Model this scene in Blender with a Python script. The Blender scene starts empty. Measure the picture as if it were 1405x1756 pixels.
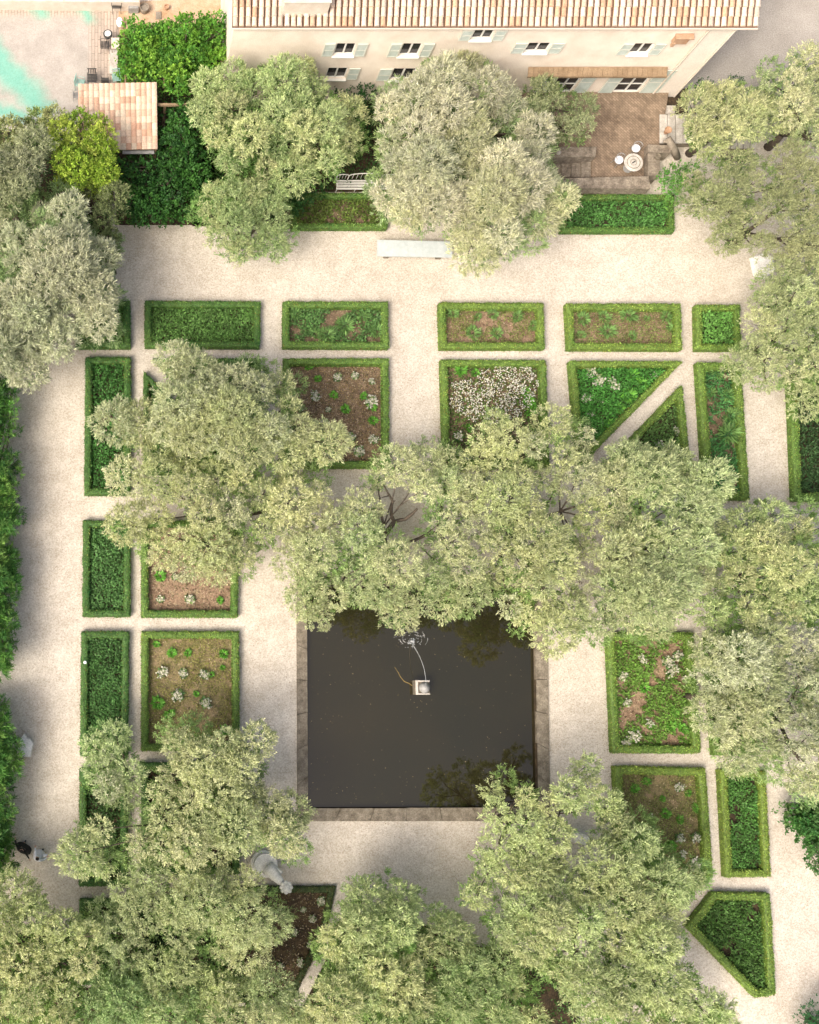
import bpy, bmesh, math, random
import numpy as np
from mathutils import Vector, Matrix

# ------------------------------------------------------------------ camera
H = 60.0                       # height of the drone above the garden (m)
F = 1800.0                     # focal length, photo pixels
PU, PV = 200.0, 990.0          # principal point of the (cropped) photo
TH = math.radians(6.6)
CT, ST = math.cos(TH), math.sin(TH)
IW, IH = 1405.0, 1756.0
S = bpy.context.scene
cam_d = bpy.data.cameras.new('camera')
cam = bpy.data.objects.new('camera', cam_d)
S.collection.objects.link(cam)
cam.location = (0, 0, H)
cam.rotation_euler = (TH, 0, 0)
cam_d.sensor_fit = 'HORIZONTAL'
cam_d.sensor_width = 36.0
cam_d.lens = F / IW * 36.0
cam_d.shift_x = (IW / 2 - PU) / IW
cam_d.shift_y = (PV - IH / 2) / IW
cam_d.clip_start = 0.5
cam_d.clip_end = 2000
S.camera = cam

# ------------------------------------------------------------------ light
SUN = Vector((-0.56, -0.46, 0.84)).normalized()
w = bpy.data.worlds.new('World'); S.world = w; w.use_nodes = True
nt = w.node_tree; nt.nodes.clear()
sky = nt.nodes.new('ShaderNodeTexSky'); sky.sky_type = 'NISHITA'; sky.sun_disc = False
sky.sun_elevation = math.asin(SUN.z)
sky.sun_rotation = math.atan2(SUN.x, SUN.y)
sky.dust_density = 9.0; sky.ozone_density = 0.3; sky.air_density = 0.8
bg = nt.nodes.new('ShaderNodeBackground'); bg.inputs[1].default_value = 0.15
ow = nt.nodes.new('ShaderNodeOutputWorld')
nt.links.new(sky.outputs[0], bg.inputs[0]); nt.links.new(bg.outputs[0], ow.inputs[0])
sd = bpy.data.lights.new('sun', 'SUN'); sd.energy = 1.25; sd.angle = math.radians(24); sd.color = (1.0, 0.94, 0.85)
so = bpy.data.objects.new('sun', sd); S.collection.objects.link(so)
so.rotation_euler = SUN.to_track_quat('Z', 'Y').to_euler(); so.location = (-40, -20, 60)
S.view_settings.view_transform = 'Standard'; S.view_settings.look = 'None'
S.view_settings.gamma = 1.0; S.view_settings.use_curve_mapping = False
S.view_settings.exposure = 0.86
S.cycles.max_bounces = 8; S.cycles.diffuse_bounces = 4; S.cycles.transmission_bounces = 4

# ------------------------------------------------------------------ mapping photo -> world
def W(u, v, z=0.0):
    a = (u - PU) / F; b = -(v - PV) / F
    dx, dy, dz = a, b * CT + ST, b * ST - CT
    t = (H - z) / -dz
    return Vector((dx * t, dy * t, z))
def onwall(u, v, Y):
    a = (u - PU) / F; b = -(v - PV) / F
    dx, dy, dz = a, b * CT + ST, b * ST - CT
    t = Y / dy
    return Vector((dx * t, Y, H + dz * t))
def WP(pts, z=0.0):
    return [W(u, v, z) for u, v in pts]

# ------------------------------------------------------------------ tagging
COL = S.collection
def tag(o, label=None, cat=None, group=None, kind=None):
    if label: o['label'] = label
    if cat: o['category'] = cat
    if group: o['group'] = group
    if kind: o['kind'] = kind
    return o
def empty(name, loc=(0, 0, 0), rz=0):
    o = bpy.data.objects.new(name, None); o.empty_display_size = .2
    o.location = loc; o.rotation_euler = (0, 0, rz); COL.objects.link(o); return o
def link(name, me, mat=None, parent=None, smooth=False):
    o = bpy.data.objects.new(name, me); COL.objects.link(o)
    if mat is not None and len(me.materials) == 0: me.materials.append(mat)
    if parent is not None: o.parent = parent
    if smooth: me.polygons.foreach_set('use_smooth', [True] * len(me.polygons))
    return o

# ------------------------------------------------------------------ materials
def newmat(name):
    m = bpy.data.materials.new(name); m.use_nodes = True
    n = m.node_tree; b = n.nodes['Principled BSDF']; return m, n, b
def ramp(n, stops):
    r = n.nodes.new('ShaderNodeValToRGB'); e = r.color_ramp.elements
    while len(e) < len(stops): e.new(0.5)
    for i, (p, c) in enumerate(stops): e[i].position = p; e[i].color = (*c, 1)
    return r
def objco(n):
    return n.nodes.new('ShaderNodeTexCoord').outputs['Object']
def noise(n, co, scale, detail=4, rough=.6):
    t = n.nodes.new('ShaderNodeTexNoise'); t.inputs['Scale'].default_value = scale
    t.inputs['Detail'].default_value = detail; t.inputs['Roughness'].default_value = rough
    n.links.new(co, t.inputs['Vector']); return t.outputs['Fac']
def mixc(n, fac, a, b, mode='MIX'):
    m = n.nodes.new('ShaderNodeMix'); m.data_type = 'RGBA'; m.blend_type = mode
    if isinstance(fac, (int, float)): m.inputs[0].default_value = fac
    else: n.links.new(fac, m.inputs[0])
    for i, x in ((6, a), (7, b)):
        if isinstance(x, tuple): m.inputs[i].default_value = (*x, 1)
        else: n.links.new(x, m.inputs[i])
    return m.outputs[2]
def math_(n, op, a, b=None, c=None):
    m = n.nodes.new('ShaderNodeMath'); m.operation = op
    for i, x in enumerate((a, b, c)):
        if x is None: continue
        if isinstance(x, (int, float)): m.inputs[i].default_value = x
        else: n.links.new(x, m.inputs[i])
    return m.outputs[0]
def bump(n, b, h, strength=.3, dist=.02):
    x = n.nodes.new('ShaderNodeBump'); x.inputs['Strength'].default_value = strength
    x.inputs['Distance'].default_value = dist
    n.links.new(h, x.inputs['Height']); n.links.new(x.outputs[0], b.inputs['Normal'])
def rough_mat(name, c1, c2, scale=4, fine=40, fineamt=.35, rough=.85, bstr=.3, metal=0.0):
    """two-tone mottled surface with a fine grain"""
    m, n, b = newmat(name); co = objco(n)
    base = ramp(n, [(.32, c1), (.68, c2)]); n.links.new(noise(n, co, scale, 5), base.inputs[0])
    f = noise(n, co, fine, 3, .7)
    g = ramp(n, [(.3, (1 - fineamt,) * 3), (.7, (1 + fineamt * .4,) * 3)]); n.links.new(f, g.inputs[0])
    n.links.new(mixc(n, 1.0, base.outputs[0], g.outputs[0], 'MULTIPLY'), b.inputs['Base Color'])
    b.inputs['Roughness'].default_value = rough; b.inputs['Metallic'].default_value = metal
    if bstr: bump(n, b, f, bstr)
    return m
def leaf_mat(name, trans=.38, rough=.6):
    m = bpy.data.materials.new(name); m.use_nodes = True; n = m.node_tree; n.nodes.clear()
    a = n.nodes.new('ShaderNodeAttribute'); a.attribute_name = 'tint'
    p = n.nodes.new('ShaderNodeBsdfPrincipled'); p.inputs['Roughness'].default_value = rough
    p.inputs['Specular IOR Level'].default_value = .35
    t = n.nodes.new('ShaderNodeBsdfTranslucent'); mx = n.nodes.new('ShaderNodeMixShader'); mx.inputs[0].default_value = trans
    o = n.nodes.new('ShaderNodeOutputMaterial')
    n.links.new(a.outputs['Color'], p.inputs['Base Color'])
    g = mixc(n, 1.0, a.outputs['Color'], (1.0, 1.05, .72), 'MULTIPLY'); n.links.new(g, t.inputs[0])
    n.links.new(p.outputs[0], mx.inputs[1]); n.links.new(t.outputs[0], mx.inputs[2]); n.links.new(mx.outputs[0], o.inputs[0])
    return m
def tint_mat(name, rough=.85, fine=30, amt=.3):
    m, n, b = newmat(name); a = n.nodes.new('ShaderNodeAttribute'); a.attribute_name = 'tint'
    f = noise(n, objco(n), fine, 4, .7)
    g = ramp(n, [(.3, (1 - amt,) * 3), (.7, (1 + amt * .3,) * 3)]); n.links.new(f, g.inputs[0])
    n.links.new(mixc(n, 1.0, a.outputs['Color'], g.outputs[0], 'MULTIPLY'), b.inputs['Base Color'])
    b.inputs['Roughness'].default_value = rough; bump(n, b, f, .25); return m

def gravel_mat():
    m, n, b = newmat('gravel'); co = objco(n)
    big = ramp(n, [(.30, (.46, .432, .385)), (.50, (.53, .502, .45)), (.72, (.61, .585, .53))])
    n.links.new(noise(n, co, .16, 5, .6), big.inputs[0])
    mid = ramp(n, [(.30, (.86, .83, .79)), (.65, (1.04, 1.03, 1.02))]); n.links.new(noise(n, co, 1.3, 6, .65), mid.inputs[0])
    fn = noise(n, co, 11.0, 5, .85)
    fine = ramp(n, [(.32, (.66, .64, .60)), (.47, (.94, .93, .92)), (.68, (1.15, 1.15, 1.13))]); n.links.new(fn, fine.inputs[0])
    v = n.nodes.new('ShaderNodeTexVoronoi'); v.inputs['Scale'].default_value = 16.0; n.links.new(co, v.inputs['Vector'])
    vr = ramp(n, [(0, (.80, .77, .73)), (1, (1.10, 1.10, 1.09))]); 
    sp = n.nodes.new('ShaderNodeSeparateColor'); n.links.new(v.outputs['Color'], sp.inputs[0]); n.links.new(sp.outputs[0], vr.inputs[0])
    c = mixc(n, 1.0, big.outputs[0], mid.outputs[0], 'MULTIPLY'); c = mixc(n, 1.0, c, fine.outputs[0], 'MULTIPLY')
    c = mixc(n, 1.0, c, vr.outputs[0], 'MULTIPLY')
    # scattered leaf debris in drifts
    d = math_(n, 'MULTIPLY', math_(n, 'GREATER_THAN', noise(n, co, 9.0, 2, .5), .66), math_(n, 'GREATER_THAN', noise(n, co, .5, 3, .6), .53))
    c = mixc(n, math_(n, 'MULTIPLY', d, .55), c, (.22, .15, .09))
    n.links.new(c, b.inputs['Base Color']); b.inputs['Roughness'].default_value = .95
    bump(n, b, fn, .5, .03); return m

def soil_mat(name, c1, c2, c3):
    m, n, b = newmat(name); co = objco(n)
    r = ramp(n, [(.34, c1), (.5, c2), (.66, c3)]); n.links.new(noise(n, co, 1.6, 8, .75), r.inputs[0])
    fn = noise(n, co, 9, 5, .85); g = ramp(n, [(.32, (.45, .42, .4)), (.65, (1.3, 1.25, 1.2))]); n.links.new(fn, g.inputs[0])
    n.links.new(mixc(n, 1.0, r.outputs[0], g.outputs[0], 'MULTIPLY'), b.inputs['Base Color'])
    b.inputs['Roughness'].default_value = .95; bump(n, b, fn, .8, .06); return m

M = {}
M['gravel'] = gravel_mat()
M['leaf'] = leaf_mat('leaf'); M['hedgeleaf'] = leaf_mat('hedge_leaf', .12)
M['petal'] = leaf_mat('petal', .3)
M['bark'] = rough_mat('bark', (.045, .034, .024), (.14, .11, .08), 3, 25, .5)
M['barkpale'] = rough_mat('pale_bark', (.22, .16, .11), (.34, .26, .19), 3, 25, .4)
M['soil'] = soil_mat('soil', (.085, .06, .035), (.17, .125, .08), (.28, .215, .14))
M['soilpale'] = soil_mat('pale_soil', (.15, .10, .06), (.27, .19, .13), (.34, .28, .17))
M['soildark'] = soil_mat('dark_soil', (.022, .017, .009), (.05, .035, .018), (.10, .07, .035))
M['soilgrass'] = soil_mat('grassy_soil', (.13, .13, .05), (.21, .18, .085), (.30, .23, .14))
M['stone'] = rough_mat('coping_stone', (.12, .10, .07), (.27, .235, .18), 2.6, 14, .5, .9, .6)
M['stonepale'] = rough_mat('pale_stone', (.36, .33, .28), (.60, .57, .52), 2.5, 18, .35, .9, .5)
M['stonewhite'] = rough_mat('white_block', (.66, .64, .60), (.86, .84, .80), 2, 16, .3, .85, .5)
M['stonebrown'] = rough_mat('terrace_wall_stone', (.13, .105, .08), (.31, .265, .205), 2.6, 12, .5, .9, .7)
M['slab'] = rough_mat('bluish_slab', (.40, .45, .45), (.50, .54, .54), 3, 30, .15, .7, .15)
M['stucco'] = rough_mat('stucco', (.70, .60, .50), (.84, .76, .66), .8, 22, .24, .92, .3)
M['stuccoband'] = rough_mat('grey_stucco', (.66, .60, .52), (.76, .70, .62), .9, 22, .2, .92, .3)
M['trim'] = rough_mat('trim', (.52, .46, .38), (.62, .56, .49), 2, 30, .15)
M['white'] = rough_mat('white_paint', (.66, .65, .60), (.74, .73, .69), 3, 30, .12, .5, .1)
M['shutter'] = rough_mat('shutter_paint', (.38, .44, .40), (.48, .53, .49), 3, 30, .2, .6, .2)
M['shutterframe'] = rough_mat('shutter_frame', (.56, .57, .50), (.63, .64, .57), 3, 30, .15, .6, .1)
M['glass'] = rough_mat('window_glass', (.018, .018, .02), (.035, .033, .033), 2, 9, .1, .12, 0)
M['wood'] = rough_mat('brown_wood', (.20, .135, .075), (.30, .215, .13), 2, 20, .4)
M['woodgrey'] = rough_mat('grey_wood', (.19, .16, .12), (.30, .26, .21), 2, 20, .4)
M['dark'] = rough_mat('dark_metal', (.02, .02, .02), (.05, .05, .045), 4, 30, .3, .5, .1)
M['greymetal'] = rough_mat('grey_metal', (.22, .22, .21), (.33, .33, .32), 4, 30, .3, .5, .1)
M['teal'] = rough_mat('teal_paint', (.22, .42, .36), (.32, .52, .46), 4, 30, .2, .5, .1)
M['terracotta'] = rough_mat('terracotta', (.34, .19, .11), (.46, .31, .20), 3, 20, .3)
M['tile'] = tint_mat('roof_tile', .85, 12, .35)
M['tilegap'] = rough_mat('tile_channel', (.10, .055, .03), (.22, .12, .07), 3, 14, .4)
M['cloth_white'] = rough_mat('white_cloth', (.62, .64, .68), (.78, .79, .82), 5, 40, .1)
M['cloth_black'] = rough_mat('black_cloth', (.006, .006, .006), (.012, .012, .012), 5, 40, .1, .9)
M['hair'] = rough_mat('hair', (.012, .009, .008), (.025, .018, .014), 20, 60, .3)
M['skin'] = rough_mat('skin', (.50, .30, .21), (.56, .35, .25), 8, 40, .08, .6, 0)
M['ball'] = rough_mat('white_ball', (.8, .85, .85), (.85, .9, .9), 3, 20, .02, .3, 0)

def water_mat():
    m, n, b = newmat('pool_water'); co = objco(n)
    r = ramp(n, [(.3, (.012, .012, .006)), (.7, (.019, .016, .007))]); n.links.new(noise(n, co, .12, 3), r.inputs[0])
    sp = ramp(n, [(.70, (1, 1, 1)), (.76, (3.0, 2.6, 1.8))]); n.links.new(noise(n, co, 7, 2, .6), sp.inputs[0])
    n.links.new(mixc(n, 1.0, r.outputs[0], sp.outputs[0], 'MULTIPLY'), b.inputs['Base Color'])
    b.inputs['Specular Tint'].default_value = (1, .90, .74, 1); b.inputs['Roughness'].default_value = .03; b.inputs['IOR'].default_value = 1.76
    bump(n, b, noise(n, co, 2.4, 3, .6), .05, .02); return m
M['water'] = water_mat()
def spray_mat():
    m, n, b = newmat('water_spray'); b.inputs['Base Color'].default_value = (.75, .78, .8, 1)
    b.inputs['Roughness'].default_value = .2; b.inputs['Transmission Weight'].default_value = .6; return m
M['spray'] = spray_mat()

def brick_mat():
    m, n, b = newmat('terrace_brick'); co = objco(n)
    mp = n.nodes.new('ShaderNodeMapping'); mp.inputs['Rotation'].default_value = (0, 0, math.radians(45)); n.links.new(co, mp.inputs[0])
    br = n.nodes.new('ShaderNodeTexBrick'); br.inputs['Scale'].default_value = 1.0
    br.inputs['Brick Width'].default_value = .26; br.inputs['Row Height'].default_value = .13; br.inputs['Mortar Size'].default_value = .012
    br.inputs['Color1'].default_value = (.27, .21, .155, 1); br.inputs['Color2'].default_value = (.18, .14, .10, 1); br.inputs['Mortar'].default_value = (.13, .10, .07, 1)
    n.links.new(mp.outputs[0], br.inputs['Vector'])
    g = ramp(n, [(.3, (.6, .56, .52)), (.7, (1.3, 1.25, 1.2))]); n.links.new(noise(n, co, 1.4, 7, .7), g.inputs[0])
    n.links.new(mixc(n, 1.0, br.outputs[0], g.outputs[0], 'MULTIPLY'), b.inputs['Base Color'])
    b.inputs['Roughness'].default_value = .9; bump(n, b, br.outputs[1], -.3, .01); return m
M['brick'] = brick_mat()

# ------------------------------------------------------------------ mesh builder
class MB:
    def __init__(s): s.v = []; s.f = []; s.c = []; s.col = None
    def add(s, vs, fs, col=None):
        o = len(s.v); s.v += [tuple(x) for x in vs]
        for f in fs: s.f.append(tuple(i + o for i in f)); s.c.append(col or s.col or (1, 1, 1))
    def box(s, c, d, rz=0, col=None, bev=0):
        cx, cy, cz = c; x, y, z = d[0] / 2, d[1] / 2, d[2] / 2; ca, sa = math.cos(rz), math.sin(rz)
        def P(a, b_, e): return (cx + a * ca - b_ * sa, cy + a * sa + b_ * ca, cz + e)
        if not bev:
            vs = [P(i * x, j * y, k * z) for k in (-1, 1) for i, j in ((-1, -1), (1, -1), (1, 1), (-1, 1))]
            s.add(vs, [(3, 2, 1, 0), (4, 5, 6, 7), (0, 1, 5, 4), (1, 2, 6, 5), (2, 3, 7, 6), (3, 0, 4, 7)], col); return
        b2 = bev; vs = []
        for k, ins in ((-z, 0), (z - b2, 0), (z, b2)):
            for i, j in ((-1, -1), (1, -1), (1, 1), (-1, 1)): vs.append(P(i * (x - ins), j * (y - ins), k))
        fs = [(3, 2, 1, 0), (8, 9, 10, 11)]
        for l in (0, 4):
            for a in range(4): fs.append((l + a, l + (a + 1) % 4, l + 4 + (a + 1) % 4, l + 4 + a))
        s.add(vs, fs, col)
    def quadbox(s, pts, z0, z1, col=None):
        n = len(pts); vs = [(p[0], p[1], z0) for p in pts] + [(p[0], p[1], z1) for p in pts]
        fs = [tuple(range(n - 1, -1, -1)), tuple(range(n, 2 * n))] + [(i, (i + 1) % n, n + (i + 1) % n, n + i) for i in range(n)]
        s.add(vs, fs, col)
    def tube(s, pts, rad, seg=6, col=None, cap=True):
        pts = [Vector(p) for p in pts]
        if not hasattr(rad, '__len__'): rad = [rad] * len(pts)
        vs = []; up = Vector((0, 0, 1))
        for i, p in enumerate(pts):
            t = (pts[min(i + 1, len(pts) - 1)] - pts[max(i - 1, 0)])
            t = t.normalized() if t.length > 1e-9 else up
            a = t.cross(Vector((0.13, 0.31, 1)) if abs(t.z) < .9 else Vector((1, .1, 0))).normalized(); b_ = t.cross(a)
            for k in range(seg):
                g = 2 * math.pi * k / seg; vs.append(p + (a * math.cos(g) + b_ * math.sin(g)) * rad[i])
        fs = []
        for i in range(len(pts) - 1):
            for k in range(seg): fs.append((i * seg + k, i * seg + (k + 1) % seg, (i + 1) * seg + (k + 1) % seg, (i + 1) * seg + k))
        if cap: fs += [tuple(range(seg - 1, -1, -1)), tuple((len(pts) - 1) * seg + k for k in range(seg))]
        s.add(vs, fs, col)
    def lathe(s, c, prof, seg=20, col=None, jit=0, cap=True):
        vs = []
        for r, z in prof:
            for k in range(seg):
                g = 2 * math.pi * k / seg; rr = r * (1 + random.uniform(-jit, jit))
                vs.append((c[0] + rr * math.cos(g), c[1] + rr * math.sin(g), c[2] + z))
        fs = []
        for i in range(len(prof) - 1):
            for k in range(seg): fs.append((i * seg + k, i * seg + (k + 1) % seg, (i + 1) * seg + (k + 1) % seg, (i + 1) * seg + k))
        if cap: fs += [tuple(range(seg - 1, -1, -1)), tuple((len(prof) - 1) * seg + k for k in range(seg))]
        s.add(vs, fs, col)
    def build(s, name, mat, parent=None, smooth=False, off=None):
        me = bpy.data.meshes.new(name)
        vs = s.v if off is None else [(a - off[0], b_ - off[1], c - off[2]) for a, b_, c in s.v]
        me.from_pydata(vs, [], s.f)
        at = me.attributes.new('tint', 'FLOAT_COLOR', 'FACE')
        at.data.foreach_set('color', np.array([(*c, 1) for c in s.c], dtype=np.float32).ravel())
        return link(name, me, mat, parent, smooth)

def leafmesh(name, V, colr, mat, parent=None, core=None, off=None):
    """V: (n,4,3) quads, colr: (n,3); core: (verts, quads, colours) appended"""
    n = len(V); verts = V.reshape(-1, 3); faces = np.arange(n * 4).reshape(-1, 4)
    if core is not None:
        cv, cf, cc = core
        faces = np.vstack([faces, cf + len(verts)]); verts = np.vstack([verts, cv]); colr = np.vstack([colr, cc])
    if off is not None: verts = verts - np.array(off)
    me = bpy.data.meshes.new(name); me.vertices.add(len(verts)); me.vertices.foreach_set('co', verts.astype(np.float32).ravel())
    nf = len(faces); me.loops.add(nf * 4); me.loops.foreach_set('vertex_index', faces.astype(np.int32).ravel())
    me.polygons.add(nf); me.polygons.foreach_set('loop_start', np.arange(0, nf * 4, 4, dtype=np.int32))
    me.update(calc_edges=True)
    at = me.attributes.new('tint', 'FLOAT_COLOR', 'FACE')
    at.data.foreach_set('color', np.hstack([np.clip(colr, 0, 1), np.ones((nf, 1))]).astype(np.float32).ravel())
    return link(name, me, mat, parent)
def unit(a): return a / np.maximum(np.linalg.norm(a, axis=-1, keepdims=True), 1e-9)
def quads(P, D, N, L, Wd, rng):
    D = unit(D); side = unit(np.cross(D, N + rng.normal(0, .45, N.shape))); L = L[:, None]; Wd = Wd[:, None]
    m = P + D * L * .45
    return np.stack([P, m + side * Wd * .5, P + D * L, m - side * Wd * .5], axis=1)

# ------------------------------------------------------------------ 2D polygon tools
def inpoly(x, y, P):
    c = np.zeros(len(x), bool); n = len(P); j = n - 1
    for i in range(n):
        xi, yi = P[i]; xj, yj = P[j]
        c ^= ((yi > y) != (yj > y)) & (x < (xj - xi) * (y - yi) / ((yj - yi) or 1e-9) + xi); j = i
    return c
def edged(x, y, P):
    d = np.full(len(x), 1e9); n = len(P)
    for i in range(n):
        ax, ay = P[i]; bx, by = P[(i + 1) % n]; vx, vy = bx - ax, by - ay; L = vx * vx + vy * vy or 1e-9
        t = np.clip(((x - ax) * vx + (y - ay) * vy) / L, 0, 1); d = np.minimum(d, np.hypot(x - ax - t * vx, y - ay - t * vy))
    return d
def area(P): return .5 * sum(P[i][0] * P[(i + 1) % len(P)][1] - P[(i + 1) % len(P)][0] * P[i][1] for i in range(len(P)))
def ccw(P): return P if area(P) > 0 else P[::-1]
def inset(P, d):
    P = ccw(P); n = len(P); out = []
    for i in range(n):
        a = Vector(P[i - 1][:2]); b_ = Vector(P[i][:2]); c = Vector(P[(i + 1) % n][:2])
        e1 = (b_ - a).normalized(); e2 = (c - b_).normalized(); n1 = Vector((-e1.y, e1.x)); n2 = Vector((-e2.y, e2.x))
        k = max(.35, 1 + n1.dot(n2)); out.append(tuple(b_ + (n1 + n2) * (d / k)))
    return out
def samp(P, n, rng):
    A = np.array(P); lo, hi = A.min(0), A.max(0); xs = []; ys = []; got = 0
    while got < n:
        x = rng.uniform(lo[0], hi[0], n * 2); y = rng.uniform(lo[1], hi[1], n * 2); k = inpoly(x, y, P); xs.append(x[k]); ys.append(y[k]); got += k.sum()
        if k.sum() == 0: break
    return np.concatenate(xs)[:n], np.concatenate(ys)[:n]
def wob(x, y, s, seed=0):
    return (np.sin(x * s * 1.7 + seed) * np.cos(y * s * 1.3 + seed * 2.1) + .6 * np.sin(x * s * 3.9 - y * s * 3.1 + seed * 1.3) + .4 * np.sin(x * s * 7.7 + y * s * 8.9 + seed * .7)) / 2

# ------------------------------------------------------------------ ground and pool
PZ = .12
pw = [W(525, 1006), W(915, 1006), W(922, 1385), W(528, 1386)]          # water edge
pc = [W(508, 988), W(936, 988), W(943, 1408), W(510, 1408)]            # outside of the coping
G = 300
m = MB(); o4 = [(-G, G), (G, G), (G, -G), (-G, -G)]
m.add([(x, y, 0) for x, y in o4] + [(p.x, p.y, 0) for p in pc], [(4, 5, 1, 0), (5, 6, 2, 1), (6, 7, 3, 2), (7, 4, 0, 3)])
tag(m.build('ground', M['gravel']), kind='structure')
m = MB(); m.add([(p.x * 1.0, p.y, -.22) for p in pw], [(3, 2, 1, 0)]); tag(m.build('water', M['water']), kind='structure')
pr = empty('pool_basin', (0, 0, 0)); tag(pr, 'square garden pool basin with weathered grey stone coping around dark still water', 'pool')
m = MB()
for i in range(4):
    a, b_ = pw[i], pw[(i + 1) % 4]; m.add([(a.x, a.y, -1.2), (b_.x, b_.y, -1.2), (b_.x, b_.y, PZ), (a.x, a.y, PZ)], [(0, 1, 2, 3)])
m.add([(p.x, p.y, -1.2) for p in pw], [(3, 2, 1, 0)]); m.build('basin_wall', M['soildark'], pr)
random.seed(3)
for i in range(4):                                                      # separate coping blocks
    a, b_, c, d = pw[i], pw[(i + 1) % 4], pc[(i + 1) % 4], pc[i]; L = (b_ - a).length; n = int(L / 1.7); m = MB()
    for k in range(n):
        t0, t1 = k / n, (k + 1) / n - .002; zz = PZ + random.uniform(-.012, .012); w0 = random.uniform(-.02, .02)
        q = [a.lerp(b_, t0), a.lerp(b_, t1), d.lerp(c, t1), d.lerp(c, t0)]; q = [Vector((p.x, p.y, 0)) for p in q]
        q[0] += (q[0] - q[3]) * w0; q[1] += (q[1] - q[2]) * w0
        m.quadbox(ccw([(p.x, p.y) for p in q]), -.1, zz)
    m.build('coping', M['stone'], pr)

# ------------------------------------------------------------------ hedges and beds
rngH = np.random.default_rng(11)
def hedge_mesh(name, ringO, ringI, h, col, seed, parent=None, closed=True, dens=330):
    """clipped hedge following the ring between two polygons; core surface and leaves in one mesh"""
    n = len(ringO); rng = np.random.default_rng(seed); Vs = []; Fs = []; Cs = []; base = 0; LP = []; LN = []
    O = [np.array(p) for p in ringO]; I = [np.array(p) for p in ringI]
    segs = range(n) if closed else range(n - 1)
    prof = [(0.0, 0), (-.01, .45), (0.0, .82), (.07, .96), (.28, 1.02), (.5, 1.03), (.72, 1.02), (.93, .96), (1.0, .82), (1.01, .45), (1.0, 0)]
    for i in segs:
        j = (i + 1) % n; L = np.linalg.norm(O[j] - O[i]); k = max(2, int(L / .14)); t = np.linspace(0, 1, k + 1)
        o = O[i][None] * (1 - t[:, None]) + O[j][None] * t[:, None]; q = I[i][None] * (1 - t[:, None]) + I[j][None] * t[:, None]
        g = np.zeros((k + 1, len(prof), 3))
        for a, (s_, z_) in enumerate(prof):
            g[:, a, :2] = o * (1 - s_) + q * s_; g[:, a, 2] = h * z_
        x, y, z = g[..., 0].copy(), g[..., 1].copy(), g[..., 2].copy(); up = (z > .05)
        g[..., 0] += up * .035 * wob(x, y + z, 2.4, seed); g[..., 1] += up * .035 * wob(x + 9, y - z, 2.6, seed + 4); g[..., 2] += up * .035 * wob(x, y, 1.9, seed + 7)
        Vs.append(g.reshape(-1, 3)); m_ = len(prof)
        a, b_ = np.meshgrid(np.arange(k), np.arange(m_ - 1), indexing='ij'); v0 = (a * m_ + b_).ravel() + base
        Fs.append(np.stack([v0, v0 + m_, v0 + m_ + 1, v0 + 1], 1)); base += (k + 1) * m_
        nl = int(L * dens); ti = rng.integers(0, k, nl); si = rng.choice(m_ - 1, nl, p=np.array([2, 2, 1, 2, 2.5, 2.5, 2, 1, 2, 2]) / 19.)
        f1, f2 = rng.random((nl, 1)), rng.random((nl, 1))
        A, B, C, D = g[ti, si], g[ti + 1, si], g[ti + 1, si + 1], g[ti, si + 1]
        p = (A * (1 - f1) + B * f1) * (1 - f2) + (D * (1 - f1) + C * f1) * f2
        nn = unit(np.cross(B - A, D - A)); ctr = (o.mean(0) + q.mean(0)) / 2
        flip = ((p[:, :2] - ((o[ti] + q[ti]) / 2)) * nn[:, :2]).sum(1) + (nn[:, 2]) * .5; nn *= np.where(flip < 0, -1, 1)[:, None]
        LP.append(p); LN.append(nn)
    P = np.vstack(LP); N = np.vstack(LN); nl = len(P); D = N * .55 + rng.normal(0, .6, N.shape)
    Q = quads(P, D, N, rng.uniform(.05, .10, nl), rng.uniform(.035, .06, nl), rng)
    v = wob(P[:, 0], P[:, 1], .9, seed)[:, None]
    c = np.array(col)[None] * (1 + .28 * v) * rng.choice([.5, .8, 1.1, 1.75], (nl, 1)); c[:, 0] += .03 * v[:, 0]; c[:, 0] += np.where(rng.random(nl) < .06, .12, 0)
    cv = np.vstack(Vs); cf = np.vstack(Fs); cc = np.tile(np.array(col) * .75, (len(cf), 1)) * rng.uniform(.7, 1.2, (len(cf), 1))
    return leafmesh(name, Q, c, M['hedgeleaf'], parent, (cv, cf, cc))

def cover(name, P, h, col, dens, seed, leaf=(.16, .085), lump=1.0, label='', patch=None, mat='leaf'):
    """uncountable low leafy cover inside polygon P (2D world)"""
    rng = np.random.default_rng(seed); n = int(abs(area(P)) * dens)
    x, y = samp(P, n, rng)
    if patch is not None:
        k = wob(x, y, .9, seed) + rng.normal(0, .12, len(x)) > patch; x, y = x[k], y[k]
    n = len(x); e = np.clip(edged(x, y, P) / .15, 0, 1)
    z = h * (.55 + .45 * (wob(x, y, 1.6, seed) * .5 + .5) * lump) * rng.uniform(.35, 1.05, n) * (.6 + .4 * e)
    pos = np.stack([x, y, z], 1); D = rng.normal(0, .7, (n, 3)); D[:, 2] = np.abs(D[:, 2]) * .7 + .2
    N = np.zeros((n, 3)); N[:, 2] = 1
    Q = quads(pos, D, N, rng.uniform(leaf[0] * .6, leaf[0] * 1.4, n), rng.uniform(leaf[1] * .7, leaf[1] * 1.3, n), rng)
    c = np.array(col)[None] * np.array([[1.55, 1.3, 1.1]]) * (1 + .3 * wob(x, y, 1.1, seed + 5)[:, None]) * rng.uniform(.5, 1.6, (n, 1))
    o = leafmesh(name, Q, c, M[mat]); tag(o, label, 'plants', kind='stuff'); return o

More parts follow.
